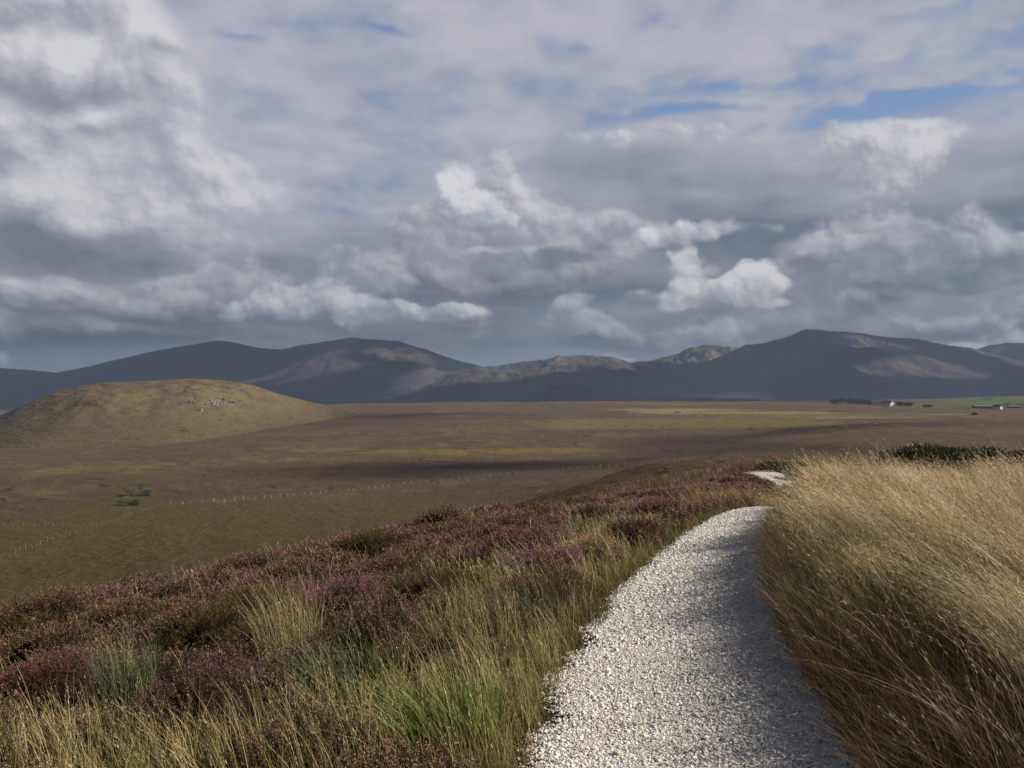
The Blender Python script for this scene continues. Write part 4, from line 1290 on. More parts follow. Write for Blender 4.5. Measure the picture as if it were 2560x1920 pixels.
def make_left_grass():
    rg = np.random.default_rng(41)
    pt = Patch()
    ledge = lambda y: path_edges(y)[0]
    x, y = scatter(rg, 96000, 2.6, 26.0, left_lim, lambda y: ledge(y) - 0.04, 1.0)
    gw = frame_w(x, y, L_GRASS, land_h(x, y))
    cl = fbm(x * 2.2, y * 2.2, 3, seed=621)
    keep = rg.uniform(0, 1, len(x)) < np.clip(gw * 1.0 + 0.40 * cl * (gw > 0.12) + 0.055, 0, 1)
    for a, b, c in HOLES:
        keep &= ((x - a) ** 2 + (y - b) ** 2 > (c * 0.9) ** 2)
    x, y = x[keep], y[keep]
    q = rg.uniform(0, 1, len(x))
    st = q < 0.62
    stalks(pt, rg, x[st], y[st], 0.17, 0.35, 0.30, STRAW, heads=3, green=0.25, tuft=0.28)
    lf = ~st
    leaves(pt, rg, x[lf], y[lf], 0.16, 0.36, 0.30, [(0.46, 0.36, 0.17), (0.36, 0.29, 0.11), (0.17, 0.18, 0.05), (0.56, 0.44, 0.23)], 0.0032)
    # yellow green turf at the edge of the gravel
    x, y = scatter(rg, 16000, 2.6, 22.0, lambda y: ledge(y) - 0.34, lambda y: ledge(y) + 0.05, 0.7)
    k = rg.uniform(0, 1, len(x)) < np.clip((ledge(y) + 0.05 - x) / 0.12, 0.1, 1) * (0.75 + 0.6 * fbm(x * 3, y * 3, 2, seed=622))
    leaves(pt, rg, x[k], y[k], 0.04, 0.17, 0.15, [(0.20, 0.17, 0.05), (0.14, 0.13, 0.035), (0.26, 0.20, 0.08), (0.095, 0.11, 0.03)], 0.003, spread=0.45)
    # grass on the brow and down the far side
    x, y = scatter(rg, 17000, 16.0, 62.0, lambda y: np.maximum(-0.42 * y, -12 - 0 * y), lambda y: np.where(y < 42, ledge(y) - 0.05, 0.42 * y), 0.7)
    leaves(pt, rg, x, y, 0.18, 0.42, 0.3, [(0.22, 0.13, 0.06), (0.16, 0.10, 0.045), (0.28, 0.19, 0.09), (0.12, 0.085, 0.035), (0.18, 0.085, 0.06)], 0.004)
    x, y = scatter(rg, 4200, 16.8, 23.0, lambda y: ledge(y) - 1.6, lambda y: ledge(y) + 0.02, 0.3)
    leaves(pt, rg, x, y, 0.22, 0.50, 0.5, [(0.34, 0.22, 0.10), (0.26, 0.16, 0.075), (0.42, 0.29, 0.14), (0.16, 0.13, 0.045), (0.22, 0.11, 0.08)], 0.004)
    # right of the path beyond the golden bank
    x, y = scatter(rg, 14000, 16.0, 48.0, lambda y: path_edges(y)[1] + 0.02, lambda y: 0.62 * y, 0.7)
    leaves(pt, rg, x, y, 0.16, 0.40, 0.3, [(0.22, 0.13, 0.06), (0.13, 0.10, 0.04), (0.28, 0.19, 0.09), (0.085, 0.075, 0.03), (0.17, 0.085, 0.055)], 0.004)
    o = pt.build('grass', LEAF)
    tag(o, 'short straw coloured grass growing among the heather left of the path', 'grass', kind='stuff')


# ---------------------------------------------------------------- single plants
def tussock(px, py, rad, n, hmin, hmax, cols, label, leanx=0.3, w0=0.004, spread=0.42, mat=None, group=None, heads=0, straw=0.0):
    x0, y0, z0 = hit(px, py)
    rg = np.random.default_rng(int(px * 7 + py))
    pt = Patch()
    a, r = rg.uniform(0, 2 * math.pi, n), rad * np.sqrt(rg.uniform(0, 1, n))
    x, y = x0 + r * np.cos(a), y0 + r * np.sin(a)
    px_ = math.hypot(x0, y0) / 924
    h = rg.uniform(hmin, hmax, n)
    lean = np.stack([np.cos(a), np.sin(a), 0 * a], 1) * (spread * r / rad)[:, None] * rg.uniform(0.5, 1.6, n)[:, None] + WIND[None, :] * leanx + rg.normal(0, 0.12, (n, 3)) * [1, 1, 0]
    c = pal(rg, n, cols)
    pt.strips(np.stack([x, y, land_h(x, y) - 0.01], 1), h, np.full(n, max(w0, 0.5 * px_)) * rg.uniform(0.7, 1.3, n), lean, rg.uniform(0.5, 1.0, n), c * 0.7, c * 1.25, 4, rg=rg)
    if heads:
        k = rg.integers(0, n, int(n * straw))
        stalks(pt, rg, x[k], y[k], hmin * 1.1, hmax * 1.25, leanx + 0.1, STRAW, heads=heads, green=0.3)
    o = pt.build('grass_tussock', mat or GREENM, origin=(x0, y0, z0))
    o.location = (x0, y0, z0)
    tag(o, label, 'grass tussock', group)
    HOLES.append((x0, y0, rad * 1.0))
    return o


def single_heather(px, py, rad, hgt, cols, n, label, bloom=0.9, wts=None):
    x0, y0, z0 = hit(px, py)
    rg = np.random.default_rng(int(px * 3 + py))
    pt = Patch()
    heather_bush(pt, rg, x0, y0, rad, hgt, cols, wts, n, math.hypot(x0, y0), bloom=bloom)
    o = pt.build('heather_bush', HEATH, origin=(x0, y0, z0))
    o.location = (x0, y0, z0)
    tag(o, label, 'heather bush', 'heather bushes that stand out on the slope')
    HOLES.append((x0, y0, rad))
    return o


BRIGHT = [(0.115, 0.175, 0.030), (0.150, 0.200, 0.045), (0.085, 0.135, 0.026), (0.220, 0.230, 0.075)]
tussock(1130, 1850, 0.28, 560, 0.20, 0.38, BRIGHT, 'bright green broad bladed tussock beside the near gravel edge', 0.30, 0.006)
tussock(880, 1740, 0.26, 420, 0.22, 0.42, [(0.050, 0.090, 0.022), (0.070, 0.105, 0.028), (0.038, 0.066, 0.018)], 'dark green tussock in heather left of the bright green one', 0.35, 0.005)
tussock(320, 1745, 0.20, 260, 0.26, 0.44, [(0.10, 0.13, 0.055), (0.13, 0.15, 0.07), (0.075, 0.10, 0.04)], 'pale grey green upright tuft among heather at lower left', 0.12, 0.004, spread=0.25)
tussock(735, 1640, 0.24, 240, 0.22, 0.58, [(0.46, 0.36, 0.18), (0.54, 0.44, 0.25), (0.36, 0.28, 0.13)], 'tall pale straw tussock standing upright amid dark heather', 0.16, 0.003, spread=0.30, mat=LEAF, heads=4, straw=0.6)
tussock(1300, 1560, 0.34, 520, 0.20, 0.40, [(0.060, 0.075, 0.030), (0.085, 0.090, 0.040), (0.045, 0.055, 0.022)], 'olive green rushy tussock near the middle of the left path edge', 0.28, 0.004)
tussock(1455, 1555, 0.22, 300, 0.14, 0.28, [(0.060, 0.070, 0.024), (0.10, 0.085, 0.035), (0.14, 0.09, 0.04)], 'small brownish green tussock overhanging the left gravel edge', 0.2, 0.004)
tussock(1465, 1345, 0.20, 240, 0.20, 0.38, [(0.10, 0.14, 0.035), (0.13, 0.16, 0.05), (0.08, 0.11, 0.03)], 'yellow green tuft beside purple heather higher up the slope', 0.2, 0.005)
single_heather(1365, 1455, 0.42, 0.30, PURPLE, 900, 'rounded purple heather bush below straw grass near the upper path', 0.92, (5, 3, 3, 1))
single_heather(860, 1530, 0.46, 0.28, PURPLE, 900, 'widest vivid purple heather bush in the middle of the slope', 0.92, (5, 4, 2, 1))
single_heather(500, 1790, 0.42, 0.26, [(0.215, 0.095, 0.140), (0.17, 0.08, 0.10), (0.26, 0.14, 0.18)], 900, 'greyish mauve heather bush in the lower left foreground', 0.85)
single_heather(130, 1745, 0.36, 0.26, [(0.24, 0.08, 0.10), (0.19, 0.07, 0.075), (0.28, 0.11, 0.14)], 700, 'reddish pink heather bush near the left border of the picture', 0.85)
single_heather(1590, 1365, 0.36, 0.32, [(0.17, 0.07, 0.065), (0.13, 0.06, 0.045), (0.20, 0.085, 0.10)], 600, 'dark maroon heather bush close to the path where it narrows', 0.75)
single_heather(1690, 1268, 0.40, 0.34, [(0.21, 0.085, 0.105), (0.17, 0.07, 0.075), (0.24, 0.11, 0.14)], 300, 'dusky heather bush on the brow, left of two by the path bend', 0.8)
single_heather(1800, 1258, 0.44, 0.38, [(0.23, 0.10, 0.115), (0.18, 0.08, 0.085), (0.27, 0.13, 0.15)], 320, 'dusky heather bush on the brow nearest the path bend', 0.8)
make_heather()
make_left_grass()
make_bank_grass()


# ---------------------------------------------------------------- gravel
def make_gravel():
    rg = np.random.default_rng(51)
    n = 130000
    t = (1 + 5 ** 0.5) / 2
    ico = np.array([(-1, t, 0), (1, t, 0), (-1, -t, 0), (1, -t, 0), (0, -1, t), (0, 1, t), (0, -1, -t), (0, 1, -t), (t, 0, -1), (t, 0, 1), (-t, 0, -1), (-t, 0, 1)], float)
    ico /= np.linalg.norm(ico[0])
    fac = np.array([(0, 11, 5), (0, 5, 1), (0, 1, 7), (0, 7, 10), (0, 10, 11), (1, 5, 9), (5, 11, 4), (11, 10, 2), (10, 7, 6), (7, 1, 8), (3, 9, 4), (3, 4, 2), (3, 2, 6), (3, 6, 8), (3, 8, 9), (4, 9, 5), (2, 4, 11), (6, 2, 10), (8, 6, 7), (9, 8, 1)])
    x, y = scatter(rg, n, 3.2, 18.5, lambda y: path_edges(y)[0] - 0.16, lambda y: path_edges(y)[1] + 0.12, 1.35)
    l, r = path_edges(y)
    jl = 0.15 * fbm(y * 1.6, y * 0 + 3.3, 4, seed=201) + 0.08 * fbm(y * 7, y * 0, 2, seed=202)
    e = np.minimum(x - l - jl, r + 0.1 - x)
    keep = rg.uniform(0, 1, n) < sstep(-0.14, 0.04, e)
    x, y = x[keep], y[keep]
    n = len(x)
    z = base_h(x, y) + 0.024
    d = np.hypot(x, y)
    s = np.exp(rg.normal(math.log(0.0046), 0.40, n)) * np.clip(d / 5.5, 0.95, 1.9)
    s = np.minimum(s, 0.018)
    V = ico[None] * np.exp(rg.normal(0, 0.16, (n, 12, 1))) * np.stack([rg.uniform(0.8, 1.5, n), rg.uniform(0.8, 1.4, n), rg.uniform(0.55, 1.0, n)], 1)[:, None, :] * s[:, None, None]
    a, b = rg.uniform(0, 6.283, n), rg.normal(0, 0.5, n)
    ca, sa, cb, sb = np.cos(a)[:, None], np.sin(a)[:, None], np.cos(b)[:, None], np.sin(b)[:, None]
    X, Y, Z = V[..., 0], V[..., 1] * cb - V[..., 2] * sb, V[..., 1] * sb + V[..., 2] * cb
    P = np.stack([X * ca - Y * sa + x[:, None], X * sa + Y * ca + y[:, None], Z + (z + 0.1 * s)[:, None]], -1)
    F = (fac[None] + (np.arange(n) * 12)[:, None, None]).reshape(-1, 3)
    c = pal(rg, n, [(0.80, 0.785, 0.76), (0.72, 0.70, 0.675), (0.84, 0.83, 0.81), (0.58, 0.56, 0.53), (0.66, 0.61, 0.54)], (5, 5, 3, 1, 0.6), 0.09)
    m, nb = new_mat('limestone_chips')
    at = nb.new('ShaderNodeAttribute')
    at.attribute_name = 'tint'
    geo = nb.new('ShaderNodeNewGeometry')
    nn = nb.noise(geo.outputs['Position'], 140, 3, 0.6)
    k = nb.mr(nn, 0.3, 0.7, 0.85, 1.1)
    finish(m, nb, nb.mix(1.0, at.outputs['Color'], nb.vec(k, k, k), 'MULTIPLY'), 0.85, spec=0.2, tone=0.82 / TONE)
    o = mesh_obj('gravel', P.reshape(-1, 3), F, m)
    vcol(o, 'tint', np.repeat(c, 12, 0))
    tag(o, 'loose white stone chips strewn over the path', 'gravel', kind='stuff')


make_gravel()
# ================================================================== things on the moor
def flat_mat(name, c, rough=0.85, sc=3.0, var=0.25, spec=0.2, bump=0.0):
    m, nb = new_mat(name)
    geo = nb.new('ShaderNodeNewGeometry')
    n = nb.noise(geo.outputs['Position'], sc, 5, 0.6)
    k = nb.mr(n, 0.3, 0.7, 1 - var, 1 + var)
    finish(m, nb, nb.mix(1.0, c, nb.vec(k, k, k), 'MULTIPLY'), rough, n if bump else None, bump, 0.1, spec=spec)
    return m


M_POST = flat_mat('weathered_post', (0.21, 0.20, 0.185, 1), sc=8)
M_PALE_POST = flat_mat('silvered_post', (0.50, 0.49, 0.46, 1), sc=8)
M_WIRE = flat_mat('fence_wire', (0.25, 0.25, 0.25, 1), 0.5)
M_WHITE = flat_mat('white_render', (0.80, 0.79, 0.74, 1), 0.8, 0.8, 0.06)
M_SLATE = flat_mat('slate', (0.075, 0.08, 0.095, 1), 0.6, 1.5, 0.2)
M_GLASS = flat_mat('dark_pane', (0.03, 0.035, 0.04, 1), 0.15, 1.0, 0.1, 0.5)
M_SHED = flat_mat('grey_sheeting', (0.16, 0.18, 0.22, 1), 0.5, 0.6, 0.15)
M_STONE = flat_mat('pale_stone', (0.26, 0.245, 0.23, 1), 0.95, 0.8, 0.3, 0.1, 0.6)
M_DSTONE = flat_mat('dark_stone', (0.11, 0.10, 0.095, 1), 0.95, 0.8, 0.4, 0.1, 0.6)
M_PAPER = flat_mat('crumpled_paper', (0.72, 0.72, 0.76, 1), 0.7, 20, 0.08)


# ---- post and wire fences in the valley
def fence(points, spacing, label, seed, hpost=1.15, wire=True, mat=None, rad=0.0):
    """points: (column, row) where the fence line meets the ground"""
    rg = np.random.default_rng(seed)
    P = [hit(px, py, dmin=120) for px, py in points]
    xs, ys = np.array([p[0] for p in P]), np.array([p[1] for p in P])
    L = np.concatenate([[0], np.cumsum(np.hypot(np.diff(xs), np.diff(ys)))])
    n = int(L[-1] / spacing)
    t = np.linspace(0, L[-1], n + 1) + rg.normal(0, spacing * 0.10, n + 1)
    x, y = np.interp(t, L, xs), np.interp(t, L, ys)
    z = land_h(x, y)
    root = empty('wire_fence', (x[0], y[0], z[0]))
    tag(root, label, 'fence', 'post and wire fences in the valley')
    tops = []
    for i in range(len(x)):
        h = hpost * rg.uniform(0.65, 1.2)
        r = rg.uniform(0.05, 0.085) + rad
        tx, ty = rg.normal(0, 0.10, 2)
        if rg.uniform() < 0.05:
            tx += 0.5
        b = MB()
        b.tube([(0, 0, -0.3), (tx * 0.4, ty * 0.4, h * 0.5), (tx, ty, h), (tx, ty, h + 0.03)], [r, r * 0.97, r * 0.9, r * 0.4], 6)
        o = b.build('post', mat or M_POST, root)
        o.location = (x[i] - x[0], y[i] - y[0], z[i] - z[0])
        tops.append((x[i] - x[0], y[i] - y[0], z[i] - z[0]))
    if wire:
        for f in (0.35, 0.62, 0.9):
            b = MB()
            b.tube([(a[0], a[1], a[2] + hpost * f) for a in tops], 0.004, 3, False)
            b.build('wire', M_WIRE, root)


fence([(-60, 1425), (0, 1402), (110, 1360), (180, 1337), (250, 1315), (310, 1296), (360, 1280), (410, 1262)], 2.6, 'pale post and wire fence running away up the valley at far left', 61)
fence([(-40, 1318), (60, 1317), (130, 1317), (185, 1314)], 2.5, 'short row of pale fence posts crossing the wet green ground at the left border', 62)
fence([(425, 1262), (500, 1256), (640, 1248), (800, 1235), (900, 1225), (1010, 1213), (1110, 1203), (1230, 1190), (1320, 1182), (1450, 1174), (1560, 1164), (1690, 1155), (1740, 1150)], 3.4, 'long line of widely spaced white posts crossing the dark moor', 63, 1.15, True, M_PALE_POST, 0.025)


# ---- rocks
def rock(name, x, y, z, rx, ry, rz, mat, seed, parent=None, sub=2):
    import bmesh
    bm = bmesh.new()
    bmesh.ops.create_icosphere(bm, subdivisions=sub, radius=1.0)
    V = np.array([v.co[:] for v in bm.verts])
    F = np.array([[v.index for v in f.verts] for f in bm.faces])
    bm.free()
    rg = np.random.default_rng(seed)
    for k in range(9):
        nrm = rg.normal(size=3)
        nrm /= np.linalg.norm(nrm)
        dd = V @ nrm
        lim = rg.uniform(0.45, 0.8)
        V = V - np.clip(dd - lim, 0, None)[:, None] * nrm
    V = V * (1 + 0.10 * rg.normal(size=(len(V), 1)))
    o = mesh_obj(name, V * [rx, ry, rz], F, mat, parent)
    o.location = (x, y, z)
    o.rotation_euler = (0, 0, rg.uniform(0, 3))
    return o


def knoll_hit(px, py):
    me = KNOLL.data
    co = np.empty(len(me.vertices) * 3)
    me.vertices.foreach_get('co', co)
    co = co.reshape(-1, 3)
    u = CXP + co[:, 0] / co[:, 1] * FOCAL
    w = HOR - co[:, 2] / co[:, 1] * FOCAL
    k = (u - px) ** 2 + (w - py) ** 2 + np.where(co[:, 1] > 1100, 1e6, 0) + 0.02 * co[:, 1]
    return co[int(np.argmin(k))]


def crag(px, py, n, spread, size, mat, label, seed, cat='rock outcrop'):
    rg = np.random.default_rng(seed)
    c = knoll_hit(px, py)
    root = empty('rock_outcrop', c)
    tag(root, label, cat)
    for i in range(n):
        q = knoll_hit(px + rg.normal(0, spread[0]), py + rg.normal(0, spread[1]))
        s = size * rg.uniform(0.5, 1.5)
        rock('rock', q[0] - c[0], q[1] - c[1] - 0.2 * s, q[2] - c[2], s * 1.2, s * 0.7, s * rg.uniform(0.6, 1.1), mat, seed * 100 + i, root)


crag(542, 1006, 44, (13, 8), 1.25, M_STONE, 'pale shattered rock face on the right flank of the knoll', 71)
crag(572, 1002, 18, (10, 6), 1.2, M_DSTONE, 'dark broken rocks just right of the pale rock face on the knoll', 72)
crag(478, 1003, 16, (12, 3.5), 1.1, M_DSTONE, 'dark rock band left of the pale rock face on the knoll', 73)
crag(500, 1026, 9, (12, 4), 1.0, M_STONE, 'scatter of small pale stones below the rock face on the knoll', 74)
x, y, z = hit(1696, 1032, dmin=200)
o = rock('rock_outcrop', x, y, z + 0.3, 5.0, 3.0, 1.9, M_DSTONE, 81)
tag(o, 'dark lone rock hump standing on the pale grass ridge of the moor', 'rock outcrop')
x, y, z = hit(2189, 1060, dmin=200)
o = rock('boulder', x, y, z + 0.3, 0.85, 0.8, 0.8, M_WHITE, 82, sub=1)
tag(o, 'lone white boulder on brown moor below the farmhouse', 'boulder')
for i, (px, py, s, lb) in enumerate([(2295, 1018.5, 1.1, 'left of a pair of small white shapes right of the farmhouse'), (2302, 1018, 1.2, 'right of a pair of small white shapes right of the farmhouse')]):  # small white shapes of no known kind, built as rocks
    x, y, z = hit(px, py, dmin=400)
    o = rock('boulder', x, y, z + 0.5, s, s * 0.8, s, M_WHITE, 83 + i, sub=1)
    tag(o, lb, 'boulder', 'small pale shapes by the farm')


# ---- leafy shrubs and trees
def leafy(name, x, y, z, rx, ry, h, n, leaf, cols, seed, label, cat, group=None, trunk=0.15, lumps=7, mat=None, spiky=False, bare=0.12):
    rg = np.random.default_rng(seed)
    root = empty(name, (x, y, z))
    tag(root, label, cat, group)
    pt = Patch()
    cen = []
    for k in range(lumps):
        a, r = rg.uniform(0, 6.283), math.sqrt(rg.uniform(0, 1)) * 0.72
        hh = rg.uniform(0.35, 0.78) * (1 - 0.35 * r)
        cen.append((rx * r * math.cos(a), ry * r * math.sin(a), h * hh, rg.uniform(0.35, 0.6)))
    cen.append((0, 0, h * 0.62, 0.5))
    cen = np.array(cen)
    k = rg.integers(0, len(cen), n)
    d = rg.normal(size=(n, 3))
    d /= np.linalg.norm(d, axis=1, keepdims=True)
    rr = rg.uniform(0.55, 1.08, n) ** 0.6
    sc = np.stack([np.full(n, rx), np.full(n, ry), np.full(n, h * 0.62)], 1) * cen[k, 3:4]
    p = cen[k, :3] + d * rr[:, None] * sc
    p[:, 2] = np.maximum(p[:, 2], bare * h * rg.uniform(0, 1, n))
    c = pal(rg, n, cols, None, 0.22) * (0.8 + 0.4 * rg.uniform(0, 1, (len(cen), 1)))[k]
    dirs = d + rg.normal(0, 0.6, (n, 3)) + ([0, 0, 0.8] if spiky else [0, 0, 0.2])
    pt.kites(p, dirs, leaf * rg.uniform(0.7, 1.5, n), leaf * (0.25 if spiky else 0.6) * rg.uniform(0.7, 1.3, n), c, rg)
    pt.build('crown', mat or GREENM, root)
    b = MB()
    b.tube([(0, 0, -0.2), (0.03 * h, 0.01 * h, h * 0.35), (0.0, 0.02 * h, h * 0.7)], [trunk, trunk * 0.75, trunk * 0.3], 7)
    for q in range(min(lumps, 6)):
        e = cen[q]
        b.tube([(0.02 * h, 0, h * rg.uniform(0.1, 0.3)), (e[0] * 0.5, e[1] * 0.5, e[2] * 0.6), (e[0] * 0.95, e[1] * 0.95, e[2])], [trunk * 0.6, trunk * 0.4, trunk * 0.15], 5)
    b.build('trunk', M_BARK, root, True)
    return root


M_BARK = flat_mat('bark', (0.07, 0.055, 0.042, 1), 0.95, 4.0, 0.3)
DARKG = [(0.026, 0.042, 0.016), (0.036, 0.055, 0.020), (0.018, 0.030, 0.012), (0.050, 0.066, 0.024)]
# gorse on the brow behind the golden grass
for i, (px, top, d, w, lb) in enumerate([(2285, 1113, 33, 1.35, 'dark gorse bush with a peaked top, leftmost behind the golden grass'),
                                         (2380, 1119, 34, 1.4, 'dark gorse bush, second from the left behind the golden grass'),
                                         (2480, 1121, 33, 1.35, 'lower dark gorse bush, third from the left behind the golden grass'),
                                         (2590, 1126, 31, 0.9, 'dark gorse bush cut by the right border of the picture')]):
    x = (px - CXP) / FOCAL * d
    z = float(land_h(np.array([x]), np.array([float(d)]))[0])
    h = (HOR - top) / FOCAL * d - z
    leafy('gorse_bush', x, d, z, w, w * 0.9, h, 9000, 0.115, DARKG, 90 + i, lb, 'gorse bush', 'gorse bushes beyond the golden grass', 0.06, 9, spiky=True, bare=0.3)
# low bushes by the far stretch of the path
for i, (px, top, d, rx, lb) in enumerate([(1925, 1152, 40.5, 0.85, 'low dark bush at the bend where the distant path disappears'),
                                          (2000, 1158, 37.5, 0.75, 'dark green low bush on the right side of the distant path'),
                                          (2075, 1180, 31.0, 0.55, 'small green bush between the distant path and the golden grass'),
                                          (1915, 1203, 29.5, 0.60, 'low brown heathy bush in front of the distant path, left of two'), (1985, 1206, 28.5, 0.60, 'low brown heathy bush in front of the distant path, right of two')]):
    x = (px - CXP) / FOCAL * d
    z = float(land_h(np.array([x]), np.array([d]))[0])
    h = max((HOR - top) / FOCAL * d - z, 0.35)
    leafy('low_bush', x, d, z, rx, rx * 0.7, h, 2200, 0.06, [(0.16, 0.10, 0.05), (0.11, 0.075, 0.035), (0.20, 0.11, 0.07)] if i > 2 else [(0.040, 0.050, 0.018), (0.028, 0.036, 0.014), (0.060, 0.070, 0.024)], 100 + i, lb, 'bush', 'low bushes by the distant path', 0.03, 6, bare=0.2)
# willow scrub along the burn in the valley
WIL = [(0.210, 0.205, 0.090), (0.175, 0.180, 0.076), (0.250, 0.240, 0.120), (0.120, 0.130, 0.055)]
for i, (px, py, r, h, lb) in enumerate([(352, 1222, 3.6, 3.0, 'topmost pale green willow shrub by the valley burn'), (328, 1240, 4.0, 3.0, 'wide pale green willow shrub in the middle of the burn thicket'),
                                        (366, 1240, 3.0, 2.6, 'darker willow shrub on the right of the burn thicket'), (318, 1262, 3.4, 2.4, 'low willow shrub at the foot of the burn thicket by the fence'),
                                        (345, 1262, 2.4, 1.8, 'small willow shrub beside the fence corner in the valley')]):
    x, y, z = hit(px, py, dmin=150)
    leafy('willow_shrub', x, y, z, r, r, h * 1.2, 4200, 0.22, WIL, 110 + i, lb, 'shrub', 'willow shrubs along the valley burn', 0.12, 7)

# ---- farmhouse, cottage and farm sheds at the far right
def gable_house(name, px, py, wid, dep, eave, ridge, rz, label, cat='house', walls=None, roofm=None, chim=1, annex=True, win=True):
    x, y, z = hit(px, py, dmin=500)
    root = empty(name, (x, y, z), rz)
    tag(root, label, cat)
    walls, roofm = walls or M_WHITE, roofm or M_SLATE
    w, d = wid / 2, dep / 2
    b = MB()
    for sx in (-1, 1):
        pass
    # gables face -y and +y
    b.add([(-w, -d, -1.2), (w, -d, -1.2), (w, -d, eave), (0, -d, ridge), (-w, -d, eave), (-w, d, -1.2), (w, d, -1.2), (w, d, eave), (0, d, ridge), (-w, d, eave)],
          [(0, 1, 2, 4), (6, 5, 9, 7), (5, 0, 4, 9), (1, 6, 7, 2)], [(4, 2, 3), (7, 9, 8)])
    b.build('wall', walls, root)
    b = MB()
    t = 0.22
    o = 0.35
    k = (ridge - eave) / w
    for s in (-1, 1):
        e = s * (w + o)
        ze = eave - o * k
        b.add([(e, -d - o, ze + 0.02), (0, -d - o, ridge + 0.02), (0, d + o, ridge + 0.02), (e, d + o, ze + 0.02), (e, -d - o, ze + t), (0, -d - o, ridge + t), (0, d + o, ridge + t), (e, d + o, ze + t)],
              [(0, 1, 2, 3), (4, 7, 6, 5), (0, 4, 5, 1), (3, 2, 6, 7), (0, 3, 7, 4)])
    rf = b.build('roof', roofm, root)
    for c in range(chim):
        b = MB()
        yy = (-d + 0.6, d - 0.6)[c % 2]
        b.box(-0.45, 0.45, yy - 0.4, yy + 0.4, ridge - 0.6, ridge + 1.1)
        b.box(-0.55, 0.55, yy - 0.5, yy + 0.5, ridge + 1.1, ridge + 1.3)
        b.build('chimney', walls, rf)
    if win:
        for wx, wz in ((-w * 0.45, 1.0), (w * 0.45, 1.0), (0, eave + 0.3)):
            b = MB()
            b.box(wx - 0.5, wx + 0.5, -d - 0.05, -d + 0.02, wz, wz + 1.2)
            f = b.build('window', M_WHITE, root)
            b = MB()
            b.box(wx - 0.4, wx + 0.4, -d - 0.07, -d - 0.04, wz + 0.1, wz + 1.1)
            b.build('pane', M_GLASS, f)
    return root


gable_house('farmhouse', 2219, 1014.5, 9.2, 12, 2.9, 5.7, R(38), 'white farmhouse showing its sunlit gable end on the skyline')
gable_house('cottage', 2192, 1012, 7.0, 12, 2.2, 4.0, R(65), 'low white cottage with dark roof half hidden left of the farmhouse', chim=1)
gable_house('outbuilding', 2182, 1006.5, 5.0, 8, 2.2, 3.6, R(70), 'small white outbuilding farthest left above the low cottage', chim=0)
gable_house('farm_shed', 2462, 1021, 9, 22, 2.2, 3.4, R(80), 'long low grey farm shed near the right border', 'shed', M_SHED, M_SHED, 0, win=False)
gable_house('barn', 2494, 1023, 4.6, 8, 2.6, 4.4, R(30), 'small white barn end at the right of the long grey shed', 'barn', chim=0, win=False)
gable_house('farm_shed', 2536, 1020, 5, 14, 1.7, 2.5, R(86), 'pale low byre beyond the white barn end', 'shed', M_STONE, M_SHED, 0, win=False)
gable_house('cottage', 2470, 998.5, 8, 12, 2.8, 5.0, R(75), 'tiny distant cottage on the dark plain behind the sheds', chim=1)

FIR = [(0.016, 0.028, 0.014), (0.022, 0.036, 0.018), (0.012, 0.020, 0.011)]
i = 0
for px, py, r, h, lb in [(2085, 1009, 5.5, 5.5, 'dark tree at the left end of the farm shelterbelt'), (2103, 1009, 6, 7.0, 'dark tree second from the left in the farm shelterbelt'), (2121, 1009.5, 6, 7.5, 'dark tree third from the left in the farm shelterbelt'),
                         (2139, 1010, 6, 7.0, 'dark tree in the middle of the farm shelterbelt'), (2156, 1011, 5.5, 6.5, 'dark tree third from the right in the farm shelterbelt'), (2172, 1012, 5, 5.5, 'dark tree in the shelterbelt just left of the low cottage'),
                         (2246, 1014, 5.5, 5.0, 'dark bushy tree immediately right of the white farmhouse'), (2268, 1015, 5.5, 4.5, 'dark bushy tree second right of the white farmhouse'), (2318, 1018, 5, 3.0, 'low dark tree right of the small white shapes')]:
    x, y, z = hit(px, py, dmin=600)
    leafy('shelterbelt_tree', x, y, z, r * 1.25, r, h, 1100, 0.8, FIR, 130 + i, lb, 'tree', 'dark trees round the farm', 0.25, 6)
    i += 1
for px, py, r, h, lb in [(2435, 1037, 2.6, 2.0, 'small dark thorn bush on the moor below the grey shed'), (2548, 1017, 9, 4.0, 'dark hedge clump behind the byre at the right border'), (2520, 1014, 7, 3.4, 'dark hedge clump above the white barn end')]:
    x, y, z = hit(px, py, dmin=500)
    leafy('thorn_bush', x, y, z, r, r * 0.7, h, 900, 0.45, FIR, 130 + i, lb, 'bush', 'dark thorn bushes near the farm', 0.15, 6)
    i += 1


# ---- crumpled white paper on the path
def litter():
    x, y, z = hit(1882, 1390)
    rg = np.random.default_rng(77)
    nx, ny = 26, 12
    u, v = np.meshgrid(np.linspace(-1, 1, nx), np.linspace(-1, 1, ny))
    X = u * 0.15 + 0.012 * fbm(u * 2, v * 2, 2, seed=701)
    Y = v * 0.055 + 0.02 * fbm(u * 2 + 9, v * 2, 2, seed=702)
    Z = 0.025 + 0.045 * np.abs(fbm(u * 2.2, v * 2.2, 4, 0.6, seed=703)) + 0.035 * np.exp(-((np.abs(u) - 0.6) / 0.25) ** 2) * (1 - v * v)
    top = np.stack([X, Y, Z], -1).reshape(-1, 3)
    V = np.concatenate([top, top - [0, 0, 0.004]])
    i = np.arange(ny - 1)[:, None] * nx
    k = np.arange(nx - 1)[None, :]
    q = np.stack([i + k, i + k + 1, i + nx + k + 1, i + nx + k], -1).reshape(-1, 4)
    o = mesh_obj('crumpled_paper', V, np.concatenate([q, q[:, ::-1] + nx * ny]), M_PAPER)
    o.location = (x, y, z + 0.02)
    tag(o, 'crumpled white paper lying on the shaded side of the path', 'litter')


litter()


